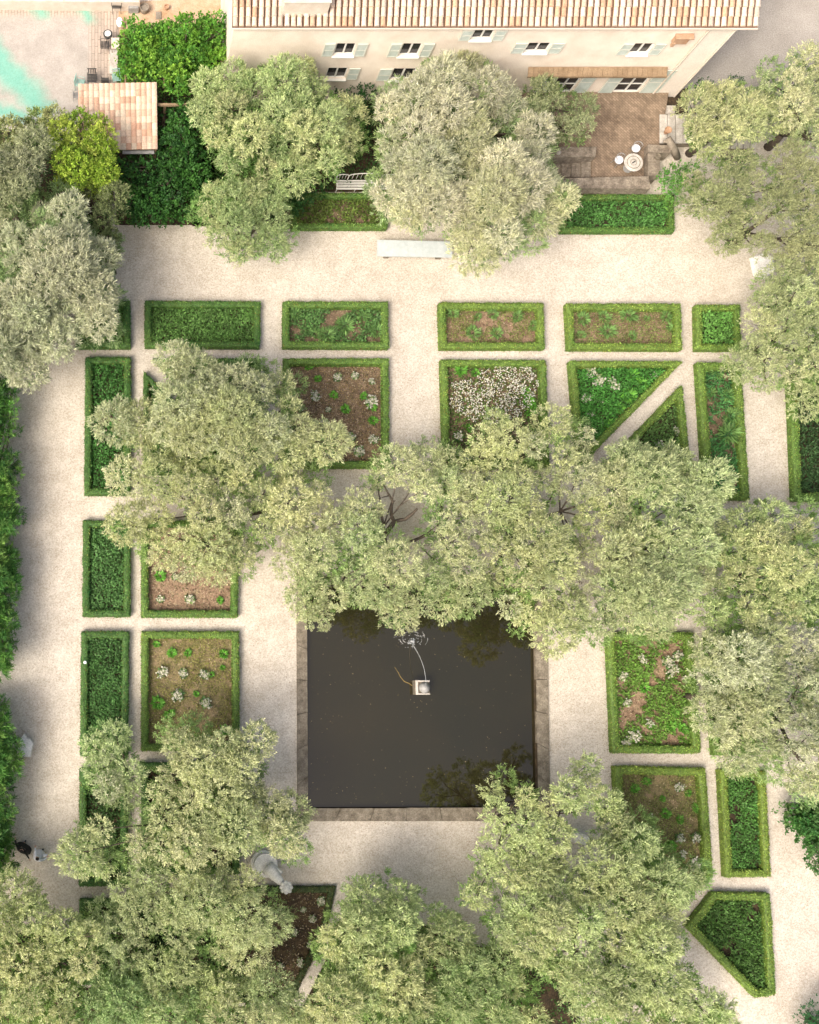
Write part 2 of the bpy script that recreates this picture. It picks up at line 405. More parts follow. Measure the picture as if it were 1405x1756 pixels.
DG = (.06, .15, .035); MG = (.11, .22, .045); YG = (.19, .28, .05)
def lerp3(a, b_, t): return tuple(a[i] * (1 - t) + b_[i] * t for i in range(3))
BEDS = {}
def bed(key, poly, desc, hcol, hw=.36, h=.5, soil='soil', edges=None, hedge=True, seed=1, dens=330):
    Pt = [tuple(W(u, v, h)[:2]) for u, v in poly]; Pt = ccw(Pt); inn = inset(Pt, hw)
    if hedge: tag(hedge_mesh('box_hedge', Pt, inn, h, hcol, seed, dens=dens), 'box hedge framing ' + desc, 'hedge', 'clipped box hedges around the garden beds')
    mm = MB(); ii = inset(Pt, hw * .5); k = len(ii)
    mm.add([(p[0], p[1], .012) for p in ii], [tuple(range(k))])
    tag(mm.build('soil', M[soil]), kind='structure')
    BEDS[key] = (Pt, inset(Pt, hw + .03), desc, h); return inn
def fill(key, h, col, dens, seed, **kw):
    Pt, ii, desc, hh = BEDS[key]
    return cover('ground_cover', ii, h, col, dens, seed, label=kw.pop('label', 'green planting inside ' + desc), **kw)

HL = lerp3(DG, MG, .35); HM = lerp3(MG, YG, .35); HR = lerp3(MG, YG, .9)  # left hedges darker: partly their own green, partly shade mixed into the colour
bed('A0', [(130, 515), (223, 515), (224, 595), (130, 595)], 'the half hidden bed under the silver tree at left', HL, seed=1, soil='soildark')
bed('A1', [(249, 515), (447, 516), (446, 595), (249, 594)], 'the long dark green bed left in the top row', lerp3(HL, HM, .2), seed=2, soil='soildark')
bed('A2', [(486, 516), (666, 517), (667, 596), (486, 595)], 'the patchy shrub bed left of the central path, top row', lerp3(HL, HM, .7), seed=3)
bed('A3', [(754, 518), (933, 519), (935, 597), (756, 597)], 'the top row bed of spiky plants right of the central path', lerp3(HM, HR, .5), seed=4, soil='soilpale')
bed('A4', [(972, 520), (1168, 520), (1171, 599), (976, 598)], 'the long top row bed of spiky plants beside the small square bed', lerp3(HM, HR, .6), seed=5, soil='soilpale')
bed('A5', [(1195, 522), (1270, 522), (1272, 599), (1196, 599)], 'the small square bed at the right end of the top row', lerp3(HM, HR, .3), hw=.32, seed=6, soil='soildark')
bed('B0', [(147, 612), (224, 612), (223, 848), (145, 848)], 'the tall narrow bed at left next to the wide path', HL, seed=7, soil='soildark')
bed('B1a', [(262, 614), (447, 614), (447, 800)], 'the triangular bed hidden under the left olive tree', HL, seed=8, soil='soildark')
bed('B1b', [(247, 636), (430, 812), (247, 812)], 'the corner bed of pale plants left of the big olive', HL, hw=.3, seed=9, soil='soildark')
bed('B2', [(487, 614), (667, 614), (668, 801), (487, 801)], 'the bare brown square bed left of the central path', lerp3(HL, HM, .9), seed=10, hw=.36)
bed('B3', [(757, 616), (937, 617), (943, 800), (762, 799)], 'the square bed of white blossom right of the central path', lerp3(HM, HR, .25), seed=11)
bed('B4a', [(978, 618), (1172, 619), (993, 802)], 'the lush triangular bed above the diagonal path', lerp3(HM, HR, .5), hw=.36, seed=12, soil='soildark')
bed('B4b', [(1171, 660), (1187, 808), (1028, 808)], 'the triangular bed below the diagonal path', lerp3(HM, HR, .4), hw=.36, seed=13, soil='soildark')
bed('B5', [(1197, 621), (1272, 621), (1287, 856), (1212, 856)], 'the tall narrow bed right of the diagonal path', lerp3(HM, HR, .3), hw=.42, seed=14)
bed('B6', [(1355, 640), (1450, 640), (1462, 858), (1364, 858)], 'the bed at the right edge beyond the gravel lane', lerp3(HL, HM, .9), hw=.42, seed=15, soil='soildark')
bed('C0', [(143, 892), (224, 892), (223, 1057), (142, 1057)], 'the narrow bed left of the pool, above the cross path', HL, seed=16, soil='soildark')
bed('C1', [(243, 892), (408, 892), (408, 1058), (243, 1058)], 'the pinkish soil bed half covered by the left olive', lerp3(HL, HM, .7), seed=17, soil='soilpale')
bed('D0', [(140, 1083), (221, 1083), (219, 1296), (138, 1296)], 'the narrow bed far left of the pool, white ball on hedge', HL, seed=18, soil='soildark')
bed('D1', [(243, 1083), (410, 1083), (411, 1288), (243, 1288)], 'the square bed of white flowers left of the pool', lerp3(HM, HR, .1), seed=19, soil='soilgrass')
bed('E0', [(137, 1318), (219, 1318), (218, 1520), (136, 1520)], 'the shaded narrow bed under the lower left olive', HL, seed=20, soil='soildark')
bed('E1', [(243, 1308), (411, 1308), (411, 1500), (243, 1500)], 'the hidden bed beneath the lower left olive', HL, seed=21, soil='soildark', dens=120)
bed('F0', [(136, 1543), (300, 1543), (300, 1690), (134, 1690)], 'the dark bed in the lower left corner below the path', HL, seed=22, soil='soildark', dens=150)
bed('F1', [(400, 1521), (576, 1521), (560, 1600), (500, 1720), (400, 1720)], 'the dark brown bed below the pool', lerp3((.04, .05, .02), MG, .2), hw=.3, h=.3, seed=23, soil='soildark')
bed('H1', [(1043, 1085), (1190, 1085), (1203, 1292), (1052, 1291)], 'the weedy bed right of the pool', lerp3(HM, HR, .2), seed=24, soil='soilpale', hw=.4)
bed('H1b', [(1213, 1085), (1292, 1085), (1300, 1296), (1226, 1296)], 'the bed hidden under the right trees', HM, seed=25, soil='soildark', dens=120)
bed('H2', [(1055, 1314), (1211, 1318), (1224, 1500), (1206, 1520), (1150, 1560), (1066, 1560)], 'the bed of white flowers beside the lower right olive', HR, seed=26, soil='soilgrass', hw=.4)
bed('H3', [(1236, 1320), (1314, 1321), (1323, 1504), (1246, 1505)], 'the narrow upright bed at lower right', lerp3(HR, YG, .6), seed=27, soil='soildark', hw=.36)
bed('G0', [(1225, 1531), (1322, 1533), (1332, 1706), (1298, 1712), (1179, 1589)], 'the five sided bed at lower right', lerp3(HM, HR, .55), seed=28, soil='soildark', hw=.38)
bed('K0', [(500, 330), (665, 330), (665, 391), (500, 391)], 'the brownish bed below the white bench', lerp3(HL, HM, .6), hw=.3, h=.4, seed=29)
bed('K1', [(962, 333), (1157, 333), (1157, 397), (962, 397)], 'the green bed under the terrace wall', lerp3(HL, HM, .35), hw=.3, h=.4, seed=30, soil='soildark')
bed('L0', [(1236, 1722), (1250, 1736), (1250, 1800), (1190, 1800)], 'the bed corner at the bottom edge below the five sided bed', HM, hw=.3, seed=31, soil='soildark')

LG = (.07, .18, .05)
fill('A0', .42, LG, 420, 101); fill('A1', .42, (.085, .20, .06), 460, 102); fill('B0', .4, (.045, .15, .04), 330, 103, patch=-.45)
fill('A2', .4, (.07, .17, .06), 420, 104, patch=-.05, label='patchy green shrubs inside the bed left of the central path, top row')
fill('A5', .48, (.10, .26, .07), 430, 105); fill('C0', .42, (.065, .17, .06), 430, 106); fill('D0', .42, (.055, .15, .05), 430, 107)
fill('B1a', .35, (.05, .13, .04), 150, 108); fill('B1b', .35, (.06, .15, .05), 260, 109)
fill('B4a', .38, (.05, .19, .04), 420, 110); fill('B4b', .34, (.07, .16, .05), 300, 111); fill('B5', .35, (.05, .17, .06), 380, 112, patch=-.25)
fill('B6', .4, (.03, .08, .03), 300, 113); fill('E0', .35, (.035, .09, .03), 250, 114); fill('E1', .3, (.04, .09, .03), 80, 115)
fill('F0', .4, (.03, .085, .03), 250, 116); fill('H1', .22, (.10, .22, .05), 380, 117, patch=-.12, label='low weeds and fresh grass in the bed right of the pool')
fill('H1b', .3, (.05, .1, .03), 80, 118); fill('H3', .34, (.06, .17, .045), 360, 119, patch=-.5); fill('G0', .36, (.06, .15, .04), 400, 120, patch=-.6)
fill('K1', .38, (.06, .18, .05), 420, 121, patch=-.4); fill('K0', .25, (.08, .14, .035), 330, 122, patch=-.35, label='thin brown and green growth in the bed below the white bench')
fill('D1', .14, (.17, .21, .07), 330, 123, leaf=(.09, .035), patch=-.2, label='thin dry grass in the square bed left of the pool')
fill('H2', .18, (.16, .21, .08), 380, 124, leaf=(.11, .04), patch=-.25, label='thin grass in the bed beside the lower right olive')
fill('B2', .1, (.19, .17, .08), 170, 125, leaf=(.07, .03), label='dry stalks and fallen leaves on the bare square bed')
fill('F1', .1, (.10, .08, .03), 60, 126, leaf=(.09, .03), label='dead leaves on the dark brown bed below the pool')
fill('B3', .2, (.07, .14, .04), 130, 127, label='low green growth around the white blossom')
fill('A3', .18, (.13, .19, .06), 330, 128, leaf=(.10, .05), label='thin green and dry growth between spiky plants right of the central path', patch=-.1)
fill('A4', .18, (.13, .19, .07), 320, 129, leaf=(.10, .05), label='thin green and dry growth between spiky plants in the long top row bed')

# undergrowth between the lower trees
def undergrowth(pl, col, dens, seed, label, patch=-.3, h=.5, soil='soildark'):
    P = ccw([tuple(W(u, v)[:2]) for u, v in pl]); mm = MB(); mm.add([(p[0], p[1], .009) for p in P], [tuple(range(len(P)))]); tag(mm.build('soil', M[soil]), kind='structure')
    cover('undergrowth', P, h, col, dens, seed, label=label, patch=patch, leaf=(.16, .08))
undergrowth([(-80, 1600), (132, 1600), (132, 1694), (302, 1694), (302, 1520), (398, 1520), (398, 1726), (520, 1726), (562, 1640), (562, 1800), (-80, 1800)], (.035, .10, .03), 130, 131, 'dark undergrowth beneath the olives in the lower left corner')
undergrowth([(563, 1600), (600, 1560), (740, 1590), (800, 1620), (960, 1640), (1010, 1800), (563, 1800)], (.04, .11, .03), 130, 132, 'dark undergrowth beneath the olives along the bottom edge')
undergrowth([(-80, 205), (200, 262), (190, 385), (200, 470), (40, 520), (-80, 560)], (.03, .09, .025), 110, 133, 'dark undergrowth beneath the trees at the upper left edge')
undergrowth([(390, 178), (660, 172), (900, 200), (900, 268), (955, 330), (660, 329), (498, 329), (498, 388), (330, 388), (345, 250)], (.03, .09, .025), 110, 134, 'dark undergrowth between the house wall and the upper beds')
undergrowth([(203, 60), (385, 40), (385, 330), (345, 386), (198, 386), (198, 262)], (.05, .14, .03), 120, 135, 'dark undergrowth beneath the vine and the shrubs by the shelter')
rng = np.random.default_rng(31); PP = []; CC = []
for key, nn_ in (('B2', 130), ('C1', 110), ('H1', 60), ('A3', 70), ('A4', 70), ('B5', 50), ('F1', 45), ('H2', 60), ('D1', 60), ('B3', 50), ('K0', 60), ('A2', 50)):
    ii = BEDS[key][1]; n = int(abs(area(ii)) * nn_); x, y = samp(ii, n, rng); PP.append(np.stack([x, y, rng.uniform(.015, .05, len(x))], 1))
P3 = np.vstack(PP); n = len(P3); D = rng.normal(0, 1, (n, 3)); D[:, 2] *= .15; N = np.zeros((n, 3)); N[:, 2] = 1
cc = np.array([(.42, .32, .22), (.30, .20, .13), (.10, .07, .045), (.50, .42, .30), (.16, .16, .07)])[rng.integers(0, 5, n)] * rng.uniform(.6, 1.2, (n, 1))
tag(leafmesh('dry_litter', quads(P3, D, N, rng.uniform(.07, .18, n), rng.uniform(.025, .07, n), rng), cc, M['leaf']), 'dry straw and leaf litter strewn over the bare soil of the beds', 'leaf litter', kind='stuff')

# white blossom mass
rng = np.random.default_rng(77)
bl = ccw([tuple(W(u, v, .3)[:2]) for u, v in [(830, 634), (865, 624), (910, 630), (924, 655), (915, 692), (890, 715), (835, 732), (795, 715), (772, 695), (774, 655), (815, 650)]])
n = 2600; x, y = samp(bl, n, rng); k = wob(x, y, 2.3, 4) + rng.normal(0, .25, n) > -.35; x, y = x[k], y[k]; n = len(x)
P3 = np.stack([x, y, rng.uniform(.25, .42, n)], 1); Nn = np.zeros((n, 3)); Nn[:, 2] = 1; D = rng.normal(0, 1, (n, 3)); D[:, 2] *= .3
cc = np.where(rng.random((n, 1)) < .75, np.array([[.74, .72, .64]]), np.array([[.40, .38, .18]])) * rng.uniform(.75, 1.1, (n, 1))
tag(leafmesh('blossom', quads(P3, D, Nn, rng.uniform(.07, .13, n), rng.uniform(.05, .09, n), rng), cc, M['petal']), 'mass of white blossom filling the bed right of the central path', 'flowers', kind='stuff')

# individual plants
def plant_proto(kind, seed):
    rng = np.random.default_rng(seed)
    if kind == 'spiky': n, r, h, L, Wd, col = 130, .20, .32, .26, .045, (.17, .31, .09)
    elif kind == 'bright': n, r, h, L, Wd, col = 90, .13, .16, .20, .09, (.14, .36, .05)
    else: n, r, h, L, Wd, col = 60, .16, .14, .18, .07, (.11, .22, .07)
    a = rng.uniform(0, 6.283, n); rr = r * np.sqrt(rng.random(n)); P = np.stack([np.cos(a) * rr, np.sin(a) * rr, rng.uniform(.03, h, n)], 1)
    D = np.stack([np.cos(a), np.sin(a), rng.uniform(.1, 1.0, n)], 1) + rng.normal(0, .25, (n, 3)); N = np.zeros((n, 3)); N[:, 2] = 1
    c = np.array(col)[None] * rng.uniform(.55, 1.5, (n, 1))
    root = empty({'spiky': 'spiky_plant', 'bright': 'leafy_plant', 'white': 'white_flower_plant'}[kind])
    leafmesh('foliage', quads(P, D, N, rng.uniform(L * .7, L * 1.3, n), rng.uniform(Wd * .7, Wd * 1.3, n), rng), c, M['leaf'], root)
    if kind == 'white':
        n = 70; q = rng.integers(0, 5, n); ca = np.array([[math.cos(i * 1.3 + seed) * .17, math.sin(i * 1.3 + seed) * .17] for i in range(5)])
        P = np.zeros((n, 3)); P[:, :2] = ca[q] * rng.uniform(.4, 1.3, (5, 1))[q] + rng.normal(0, .06, (n, 2)); P[:, 2] = rng.uniform(.17, .27, n)
        D = rng.normal(0, 1, (n, 3)); D[:, 2] *= .35; N = np.zeros((n, 3)); N[:, 2] = 1
        c = np.where(rng.random((n, 1)) < .72, np.array([[.68, .66, .54]]), np.array([[.30, .38, .14]])) * rng.uniform(.6, 1.1, (n, 1))
        leafmesh('blossom', quads(P, D, N, rng.uniform(.08, .14, n), rng.uniform(.06, .11, n), rng), c, M['petal'], root)
    else:
        mm = MB(); mm.tube([(0, 0, 0), (.01, 0, h * .8)], [.02, .008], 5); mm.build('stem', M['bark'], root)
    return root
PROTO = {}; USED = set()
ORD = ['leftmost', 'second from the left', 'third from the left', 'fourth from the left', 'fifth from the left', 'sixth from the left', 'seventh from the left', 'eighth from the left', 'ninth from the left', 'tenth from the left', 'eleventh from the left', 'twelfth from the left', 'thirteenth from the left', 'fourteenth from the left']
KN = {'spiky': ('spiky plant', 'spiky green plant'), 'bright': ('leafy plant', 'green leafy plant'), 'white': ('flowering plant', 'white flowering plant')}
def plants(key, kind, pts, where):
    for i, (u, v, s_) in enumerate(sorted(pts)):
        vi = random.randrange(3); pk = (kind, vi)
        if pk not in PROTO: PROTO[pk] = plant_proto(kind, 300 + vi * 7 + len(kind))
        if pk not in USED: r = PROTO[pk]; USED.add(pk)
        else:
            src = PROTO[pk]; r = src.copy(); COL.objects.link(r)
            for ch in src.children:
                c = ch.copy(); COL.objects.link(c); c.parent = r
        p = W(u, v, .05); r.location = (p.x, p.y, .015); r.rotation_euler = (0, 0, random.uniform(0, 6.28)); r.scale = (s_ * random.uniform(.8, 1.3), s_ * random.uniform(.8, 1.3), s_)
        lab = KN[kind][1] + ', ' + (ORD[i] if len(pts) > 1 else 'the only one') + ' in ' + where
        tag(r, lab, KN[kind][0], KN[kind][1] + 's set out in the beds')
random.seed(5)
plants('A3', 'spiky', [(775, 538, 1), (818, 545, .7), (843, 540, 1.1), (885, 545, 1.0), (810, 572, 1.1), (850, 573, 1.1), (913, 560, .8)], 'the spiky bed right of the central path')
plants('A4', 'spiky', [(998, 548, 1.0), (995, 575, .7), (1035, 545, 1), (1040, 570, 1.2), (1075, 543, 1.3), (1108, 547, .6), (1140, 545, 1), (1083, 577, .8), (1152, 565, 1)], 'the long spiky bed, top row')
plants('A2', 'spiky', [(505, 540, 1.1), (645, 570, 1.1), (622, 545, 1), (590, 560, 1.3), (560, 575, 1.2), (540, 575, 1)], 'the patchy shrub bed, top row')
plants('B2', 'bright', [(530, 630, .8), (545, 650, .9), (572, 678, .9), (623, 680, .8), (592, 702, .9), (640, 722, .9), (637, 697, 1.0)], 'the bare square bed')
plants('B2', 'white', [(578, 648, 1), (608, 645, .9), (637, 655, .8), (540, 680, 1), (512, 700, .8), (555, 725, 1), (635, 690, 1.2), (563, 703, .7), (600, 752, 1.1), (640, 755, 1.1), (615, 775, 1.2), (590, 770, 1), (565, 778, .9)], 'the bare square bed')
plants('B3', 'bright', [(790, 635, 1.4), (815, 640, 1), (905, 690, 1.3), (900, 672, 1), (805, 735, 1), (910, 705, 1.2)], 'the white blossom bed')
plants('B3', 'white', [(785, 750, 1.1), (783, 775, 1.1), (800, 787, 1)], 'the white blossom bed, lower corner')
plants('B4a', 'white', [(1012, 640, 1.2), (1025, 655, 1.3), (1050, 660, 1.3), (1005, 685, 1.0), (1030, 690, .8), (1012, 712, .9), (1010, 750, 1.), (1120, 645, .9), (1000, 735, .8)], 'the lush triangle above the diagonal path')
plants('B4a', 'bright', [(1075, 680, 1.5), (1100, 660, 1.4), (1060, 700, 1.3), (1085, 645, 1.3), (1045, 730, 1.2)], 'the lush triangle above the diagonal path')
plants('B4b', 'white', [(1158, 740, 1), (1130, 765, 1)], 'the triangle below the diagonal path')
plants('B5', 'spiky', [(1225, 640, 1.2), (1215, 675, 1), (1245, 680, 1.1), (1250, 715, 1.5), (1245, 745, 1.6)], 'the tall bed right of the diagonal path')
plants('B1b', 'white', [(258, 785, 1.1), (262, 800, 1.1), (270, 792, 1)], 'the corner bed left of the big olive')
plants('C1', 'white', [(275, 1028, .9), (300, 990, .9), (325, 1028, 1.1)], 'the pinkish soil bed')
plants('C1', 'bright', [(275, 988, 1), (377, 1030, .9)], 'the pinkish soil bed')
plants('D1', 'white', [(278, 1153, 1.2), (314, 1155, 1.1), (350, 1157, 1.2), (305, 1192, 1.2), (352, 1205, 1.1)], 'the square bed left of the pool')
plants('D1', 'bright', [(268, 1105, .7), (295, 1120, 1), (322, 1120, .9), (384, 1122, 1.1), (382, 1145, .7), (337, 1190, .6), (270, 1205, 1.2), (290, 1225, 1.1), (388, 1252, 1.3), (362, 1157, .7)], 'the square bed left of the pool')
plants('H1', 'white', [(1067, 1160, 1), (1100, 1130, 1), (1150, 1150, 1.3), (1160, 1125, 1.1), (1143, 1135, 1.2), (1175, 1165, 1), (1074, 1205, 1), (1112, 1240, .9), (1085, 1262, 1.2), (1073, 1275, 1.1)], 'the weedy bed right of the pool')
plants('H1', 'bright', [(1155, 1220, 1), (1150, 1245, 1), (1170, 1250, 1.1), (1115, 1245, .8), (1105, 1180, 1)], 'the weedy bed right of the pool')
plants('H2', 'white', [(1163, 1350, 1.2), (1163, 1437, 1.2), (1192, 1435, 1.2), (1192, 1480, 1.2), (1115, 1402, .8), (1170, 1465, .8)], 'the bed beside the lower right olive')
plants('H2', 'bright', [(1140, 1395, 1.1), (1165, 1405, .9), (1135, 1370, .8), (1180, 1360, .7), (1150, 1450, 1), (1088, 1352, .9), (1107, 1340, 1), (1192, 1385, .9), (1115, 1490, .8)], 'the bed beside the lower right olive')
plants('F1', 'white', [(550, 1545, .9), (535, 1575, .9), (520, 1560, .6), (545, 1640, .9), (515, 1650, .8), (505, 1600, .7), (480, 1655, .7), (530, 1620, .6)], 'the dark brown bed below the pool')

# fallen leaves along hedge feet (uncountable)
rng = np.random.default_rng(9); Ps = []
for key, (Pt, ii, d, h) in BEDS.items():
    A = np.array(Pt); k = len(A)
    for i in range(k):
        a, b_ = A[i], A[(i + 1) % k]; L = np.linalg.norm(b_ - a); n = int(L * 22); t = rng.random((n, 1)); nn = np.array([(b_ - a)[1], -(b_ - a)[0]]) / L
        Ps.append(a + (b_ - a) * t + nn * np.abs(rng.normal(0, .14, (n, 1))))
for (u0, v0, u1, v1, q) in ((150, 400, 1300, 510, 1300), (30, 600, 140, 1560, 900), (420, 980, 510, 1500, 500), (945, 1130, 1045, 1500, 500), (510, 1410, 840, 1590, 900), (670, 520, 755, 800, 250), (1290, 640, 1360, 870, 250), (1330, 1500, 1405, 1756, 350)):
    ww = np.array([tuple(W(a, b2)[:2]) for a, b2 in zip(rng.uniform(u0, u1, q), rng.uniform(v0, v1, q))]); kk = wob(ww[:, 0], ww[:, 1], .7, 3) + rng.normal(0, .3, q) > .05; Ps.append(ww[kk])
P2 = np.vstack(Ps); n = len(P2); P3 = np.hstack([P2, np.full((n, 1), .012) + rng.random((n, 1)) * .015]); D = rng.normal(0, 1, (n, 3)); D[:, 2] *= .1; N = np.zeros((n, 3)); N[:, 2] = 1
cc = np.where(rng.random((n, 1)) < .6, np.array([[.24, .17, .10]]), np.array([[.12, .12, .05]])) * rng.uniform(.5, 1.3, (n, 1))
tag(leafmesh('leaf_litter', quads(P3, D, N, rng.uniform(.03, .07, n), rng.uniform(.02, .035, n), rng), cc, M['leaf']), 'small brown fallen leaves along the hedges and scattered over the gravel', 'fallen leaves', kind='stuff')

# ------------------------------------------------------------------ trees
SILVER = [(.54, .56, .40), (.43, .47, .31), (.60, .60, .44)]
OLIVE = [(.52, .55, .31), (.42, .48, .25), (.58, .59, .36)]
GREEN = [(.37, .47, .23), (.46, .55, .29), (.27, .39, .17)]
LIME = [(.30, .44, .05), (.22, .38, .05), (.42, .48, .10)]
DARK = [(.05, .12, .04), (.07, .15, .05), (.04, .10, .035)]
def foliage(lobes, pal, seed, leaf=(.15, .04), tuft=34, per=15, droop=0.0, base_dark=0):
    """lobes: (n,4) x y z r -> quads of leaves gathered in tufts that radiate from each lobe"""
    rng = np.random.default_rng(seed); n = len(lobes); cnt = np.maximum(6, (tuft * (lobes[:, 3] / .8) ** 2)).astype(int)
    li = np.repeat(np.arange(n), cnt); m_ = len(li); d = unit(rng.normal(0, 1, (m_, 3))); d[:, 2] = np.where(d[:, 2] < -.25, -d[:, 2], d[:, 2]); d = unit(d)
    rr = lobes[li, 3] * rng.uniform(.66, .98, m_) ** .8
    rr *= 1 + .18 * np.sin(d[:, 0] * 5 + li) * np.cos(d[:, 1] * 6 + li * 2)
    tp = lobes[li, :3] + d * rr[:, None] * np.array([1, 1, .85]); td = unit(d + np.array([0, 0, .25 - droop]) + rng.normal(0, .3, (m_, 3)))
    ti = np.repeat(np.arange(m_), per); k = len(ti); s_ = rng.random(k)
    P = tp[ti] + td[ti] * (s_ * .26 - .05)[:, None] + rng.normal(0, .045, (k, 3))
    D = unit(td[ti] * .9 + rng.normal(0, .55, (k, 3))); N = unit(d[ti] + np.array([0, 0, .5]))
    L = rng.uniform(leaf[0] * .6, leaf[0] * 1.3, k); Wd = rng.uniform(leaf[1] * .7, leaf[1] * 1.3, k)
    pal = np.array(pal); lc = pal[rng.integers(0, len(pal), n)] * rng.uniform(.78, 1.14, (n, 1)); tc = pal[rng.integers(0, len(pal), m_)]
    c = (lc[li[ti]] * .6 + tc[ti] * .4) * (rng.uniform(.82, 1.15, m_)[ti])[:, None] * rng.uniform(.7, 1.3, (k, 1))
    c[:, :2] *= (.92 + .16 * s_)[:, None]
    return quads(P, D, N, L, Wd, rng), c

HOLES = []
def crown_lobes(poly, zlo, zhi, sp, rl, rng, fillf=1.0, holes=(), seedw=1):
    zm = zlo + (zhi - zlo) * .5
    P = [tuple(W(u, v, zm)[:2]) for u, v in poly]; P = ccw(P); A = np.array(P); lo, hi = A.min(0), A.max(0)
    Hs = [ccw([tuple(W(u, v, zm)[:2]) for u, v in h]) for h in list(holes) + HOLES]
    n = 4000; x = rng.uniform(lo[0], hi[0], n); y = rng.uniform(lo[1], hi[1], n); k = inpoly(x, y, P); x, y = x[k], y[k]
    e = edged(x, y, P); k = e > rl * .62; x, y, e = x[k], y[k], e[k]
    for h in Hs:
        k = ~(inpoly(x, y, h) | (edged(x, y, h) < rl * .82)); x, y, e = x[k], y[k], e[k]
    keep = []
    for i in range(len(x)):
        if all((x[i] - x[j]) ** 2 + (y[i] - y[j]) ** 2 > sp * sp for j in keep): keep.append(i)
    keep = np.array(keep); x, y, e = x[keep], y[keep], e[keep]
    if fillf < 1: k = rng.random(len(x)) < fillf; x, y, e = x[k], y[k], e[k]
    if len(x) > 25: k = wob(x, y, .75, seedw) + .12 * rng.normal(0, 1, len(x)) < .62; x, y, e = x[k], y[k], e[k]
    em = max(e.max(), .8); f = np.sqrt(np.clip(1 - (1 - np.clip(e / min(em, 3.2), 0, 1)) ** 2, 0, 1))
    z = zlo + (zhi - zlo) * f * rng.uniform(.72, 1.0, len(x)) + rng.normal(0, .3, len(x))
    r = rl * rng.choice([.62, .85, 1.05, 1.3], len(x)) * (.75 + .3 * f)
    # keep image position while height changes: slide along the sight line
    t = (H - z) / (H - zm); x, y = x * t, y * t
    return np.stack([x, y, z, r], 1), P

def tree(name, poly, label, pal, zlo=2.2, zhi=5.6, sp=.85, rl=.72, seed=1, cat='tree', fillf=1.0, leaf=(.15, .04), tuft=115, per=17, trunk=True, base=None, holes=(), under=.22, bark='bark', group='olive trees over the garden paths'):
    rng = np.random.default_rng(seed); big = 'olive' in name
    if big:
        sp *= 1.38; rl *= 1.22; vr = random.Random(seed * 13); k1, k2 = vr.uniform(.95, 1.08), vr.uniform(.95, 1.06)
        pal = [(p[0] * k1, p[1] * (k1 * .5 + .5), p[2] * k1 * k2) for p in pal]; leaf = (leaf[0] * vr.uniform(.9, 1.25), leaf[1] * vr.uniform(.9, 1.1))
    Lb, P = crown_lobes(poly, zlo, zhi, sp, rl, rng, fillf, holes, seed)
    c = Lb[:, :2].mean(0) if base is None else np.array(W(*base)[:2])
    if big:
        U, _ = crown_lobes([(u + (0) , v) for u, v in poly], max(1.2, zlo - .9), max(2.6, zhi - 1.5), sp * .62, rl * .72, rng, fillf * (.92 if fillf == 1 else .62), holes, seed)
    elif under > 0 and len(Lb) > 6:                                      # lower, inner foliage
        k = rng.random(len(Lb)) < under; U = Lb[k].copy(); U[:, 2] -= rng.uniform(.9, 1.6, len(U)); U[:, 3] *= .9; U[:, :2] += rng.normal(0, .25, (len(U), 2)); U[:, :2] += (c - U[:, :2]) * .06; U[:, 2] = np.maximum(U[:, 2], .8)
    else: U = Lb[:0]
    root = empty(name, (c[0], c[1], 0)); off = (c[0], c[1], 0)
    Q, col = foliage(Lb, pal, seed + 1, leaf, tuft, per)
    if len(U):
        pu = [tuple(np.array(p) * np.array([.58, .78, .50])) for p in pal] if big else pal  # lower leaves greener, and darkened: shade between the clumps put into their colour
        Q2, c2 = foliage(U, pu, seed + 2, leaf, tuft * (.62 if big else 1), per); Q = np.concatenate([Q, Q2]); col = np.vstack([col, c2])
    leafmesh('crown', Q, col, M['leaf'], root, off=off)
    if trunk:
        mm = MB(); rnd = random.Random(seed); top = Vector((c[0] + rnd.uniform(-.2, .2), c[1] + rnd.uniform(-.2, .2), zlo * .62)); rt = .16 + .012 * len(Lb) ** .5
        mm.tube([(c[0], c[1], -.05), (c[0] + .05, c[1] - .04, top.z * .5), top], [rt * 1.35, rt, rt * .85], 9)
        ang = np.arctan2(Lb[:, 1] - top.y, Lb[:, 0] - top.x); nb = max(3, min(8, len(Lb) // 6)); order = np.argsort(ang)
        for grp in np.array_split(order, nb):
            if len(grp) == 0: continue
            cc_ = Lb[grp].mean(0); e = Vector((cc_[0], cc_[1], cc_[2] - .6)); mid = top.lerp(e, .5) + Vector((rnd.uniform(-.3, .3), rnd.uniform(-.3, .3), rnd.uniform(-.1, .35)))
            rb = rt * .62; mm.tube([top, top.lerp(mid, .5) + Vector((rnd.uniform(-.12, .12), rnd.uniform(-.12, .12), .1)), mid, e], [rb, rb * .85, rb * .65, rb * .42], 6)
            for q in grp:
                l = Vector(Lb[q][:3]); s0 = mid if rnd.random() < .5 else mid.lerp(e, .6); mm_ = s0.lerp(l, .5) + Vector((rnd.uniform(-.18, .18), rnd.uniform(-.18, .18), -.12))
                mm.tube([s0, mm_, l], [rb * .34, rb * .26, rb * .12], 5)
                for _ in range(2):
                    dd = Vector((rnd.uniform(-1, 1), rnd.uniform(-1, 1), rnd.uniform(.1, .8))) * Lb[q][3] * .9; mm.tube([mm_.lerp(l, .6), l + dd * .5, l + dd], [.022, .016, .008], 4)
        mm.build('trunk', M[bark], root, off=off, smooth=True)
    tag(root, label, cat, group); return root

# gaps through which things on the ground are seen
HOLES.append([(425, 1450), (462, 1452), (500, 1500), (498, 1530), (470, 1525), (432, 1490)])
HOLES.append([(982, 1426), (1012, 1432), (1008, 1450), (984, 1446)])
HOLES.append([(650, 845), (680, 836), (708, 856), (728, 888), (700, 918), (660, 908)])
HOLES.append([(560, 806), (610, 800), (618, 835), (575, 845)])

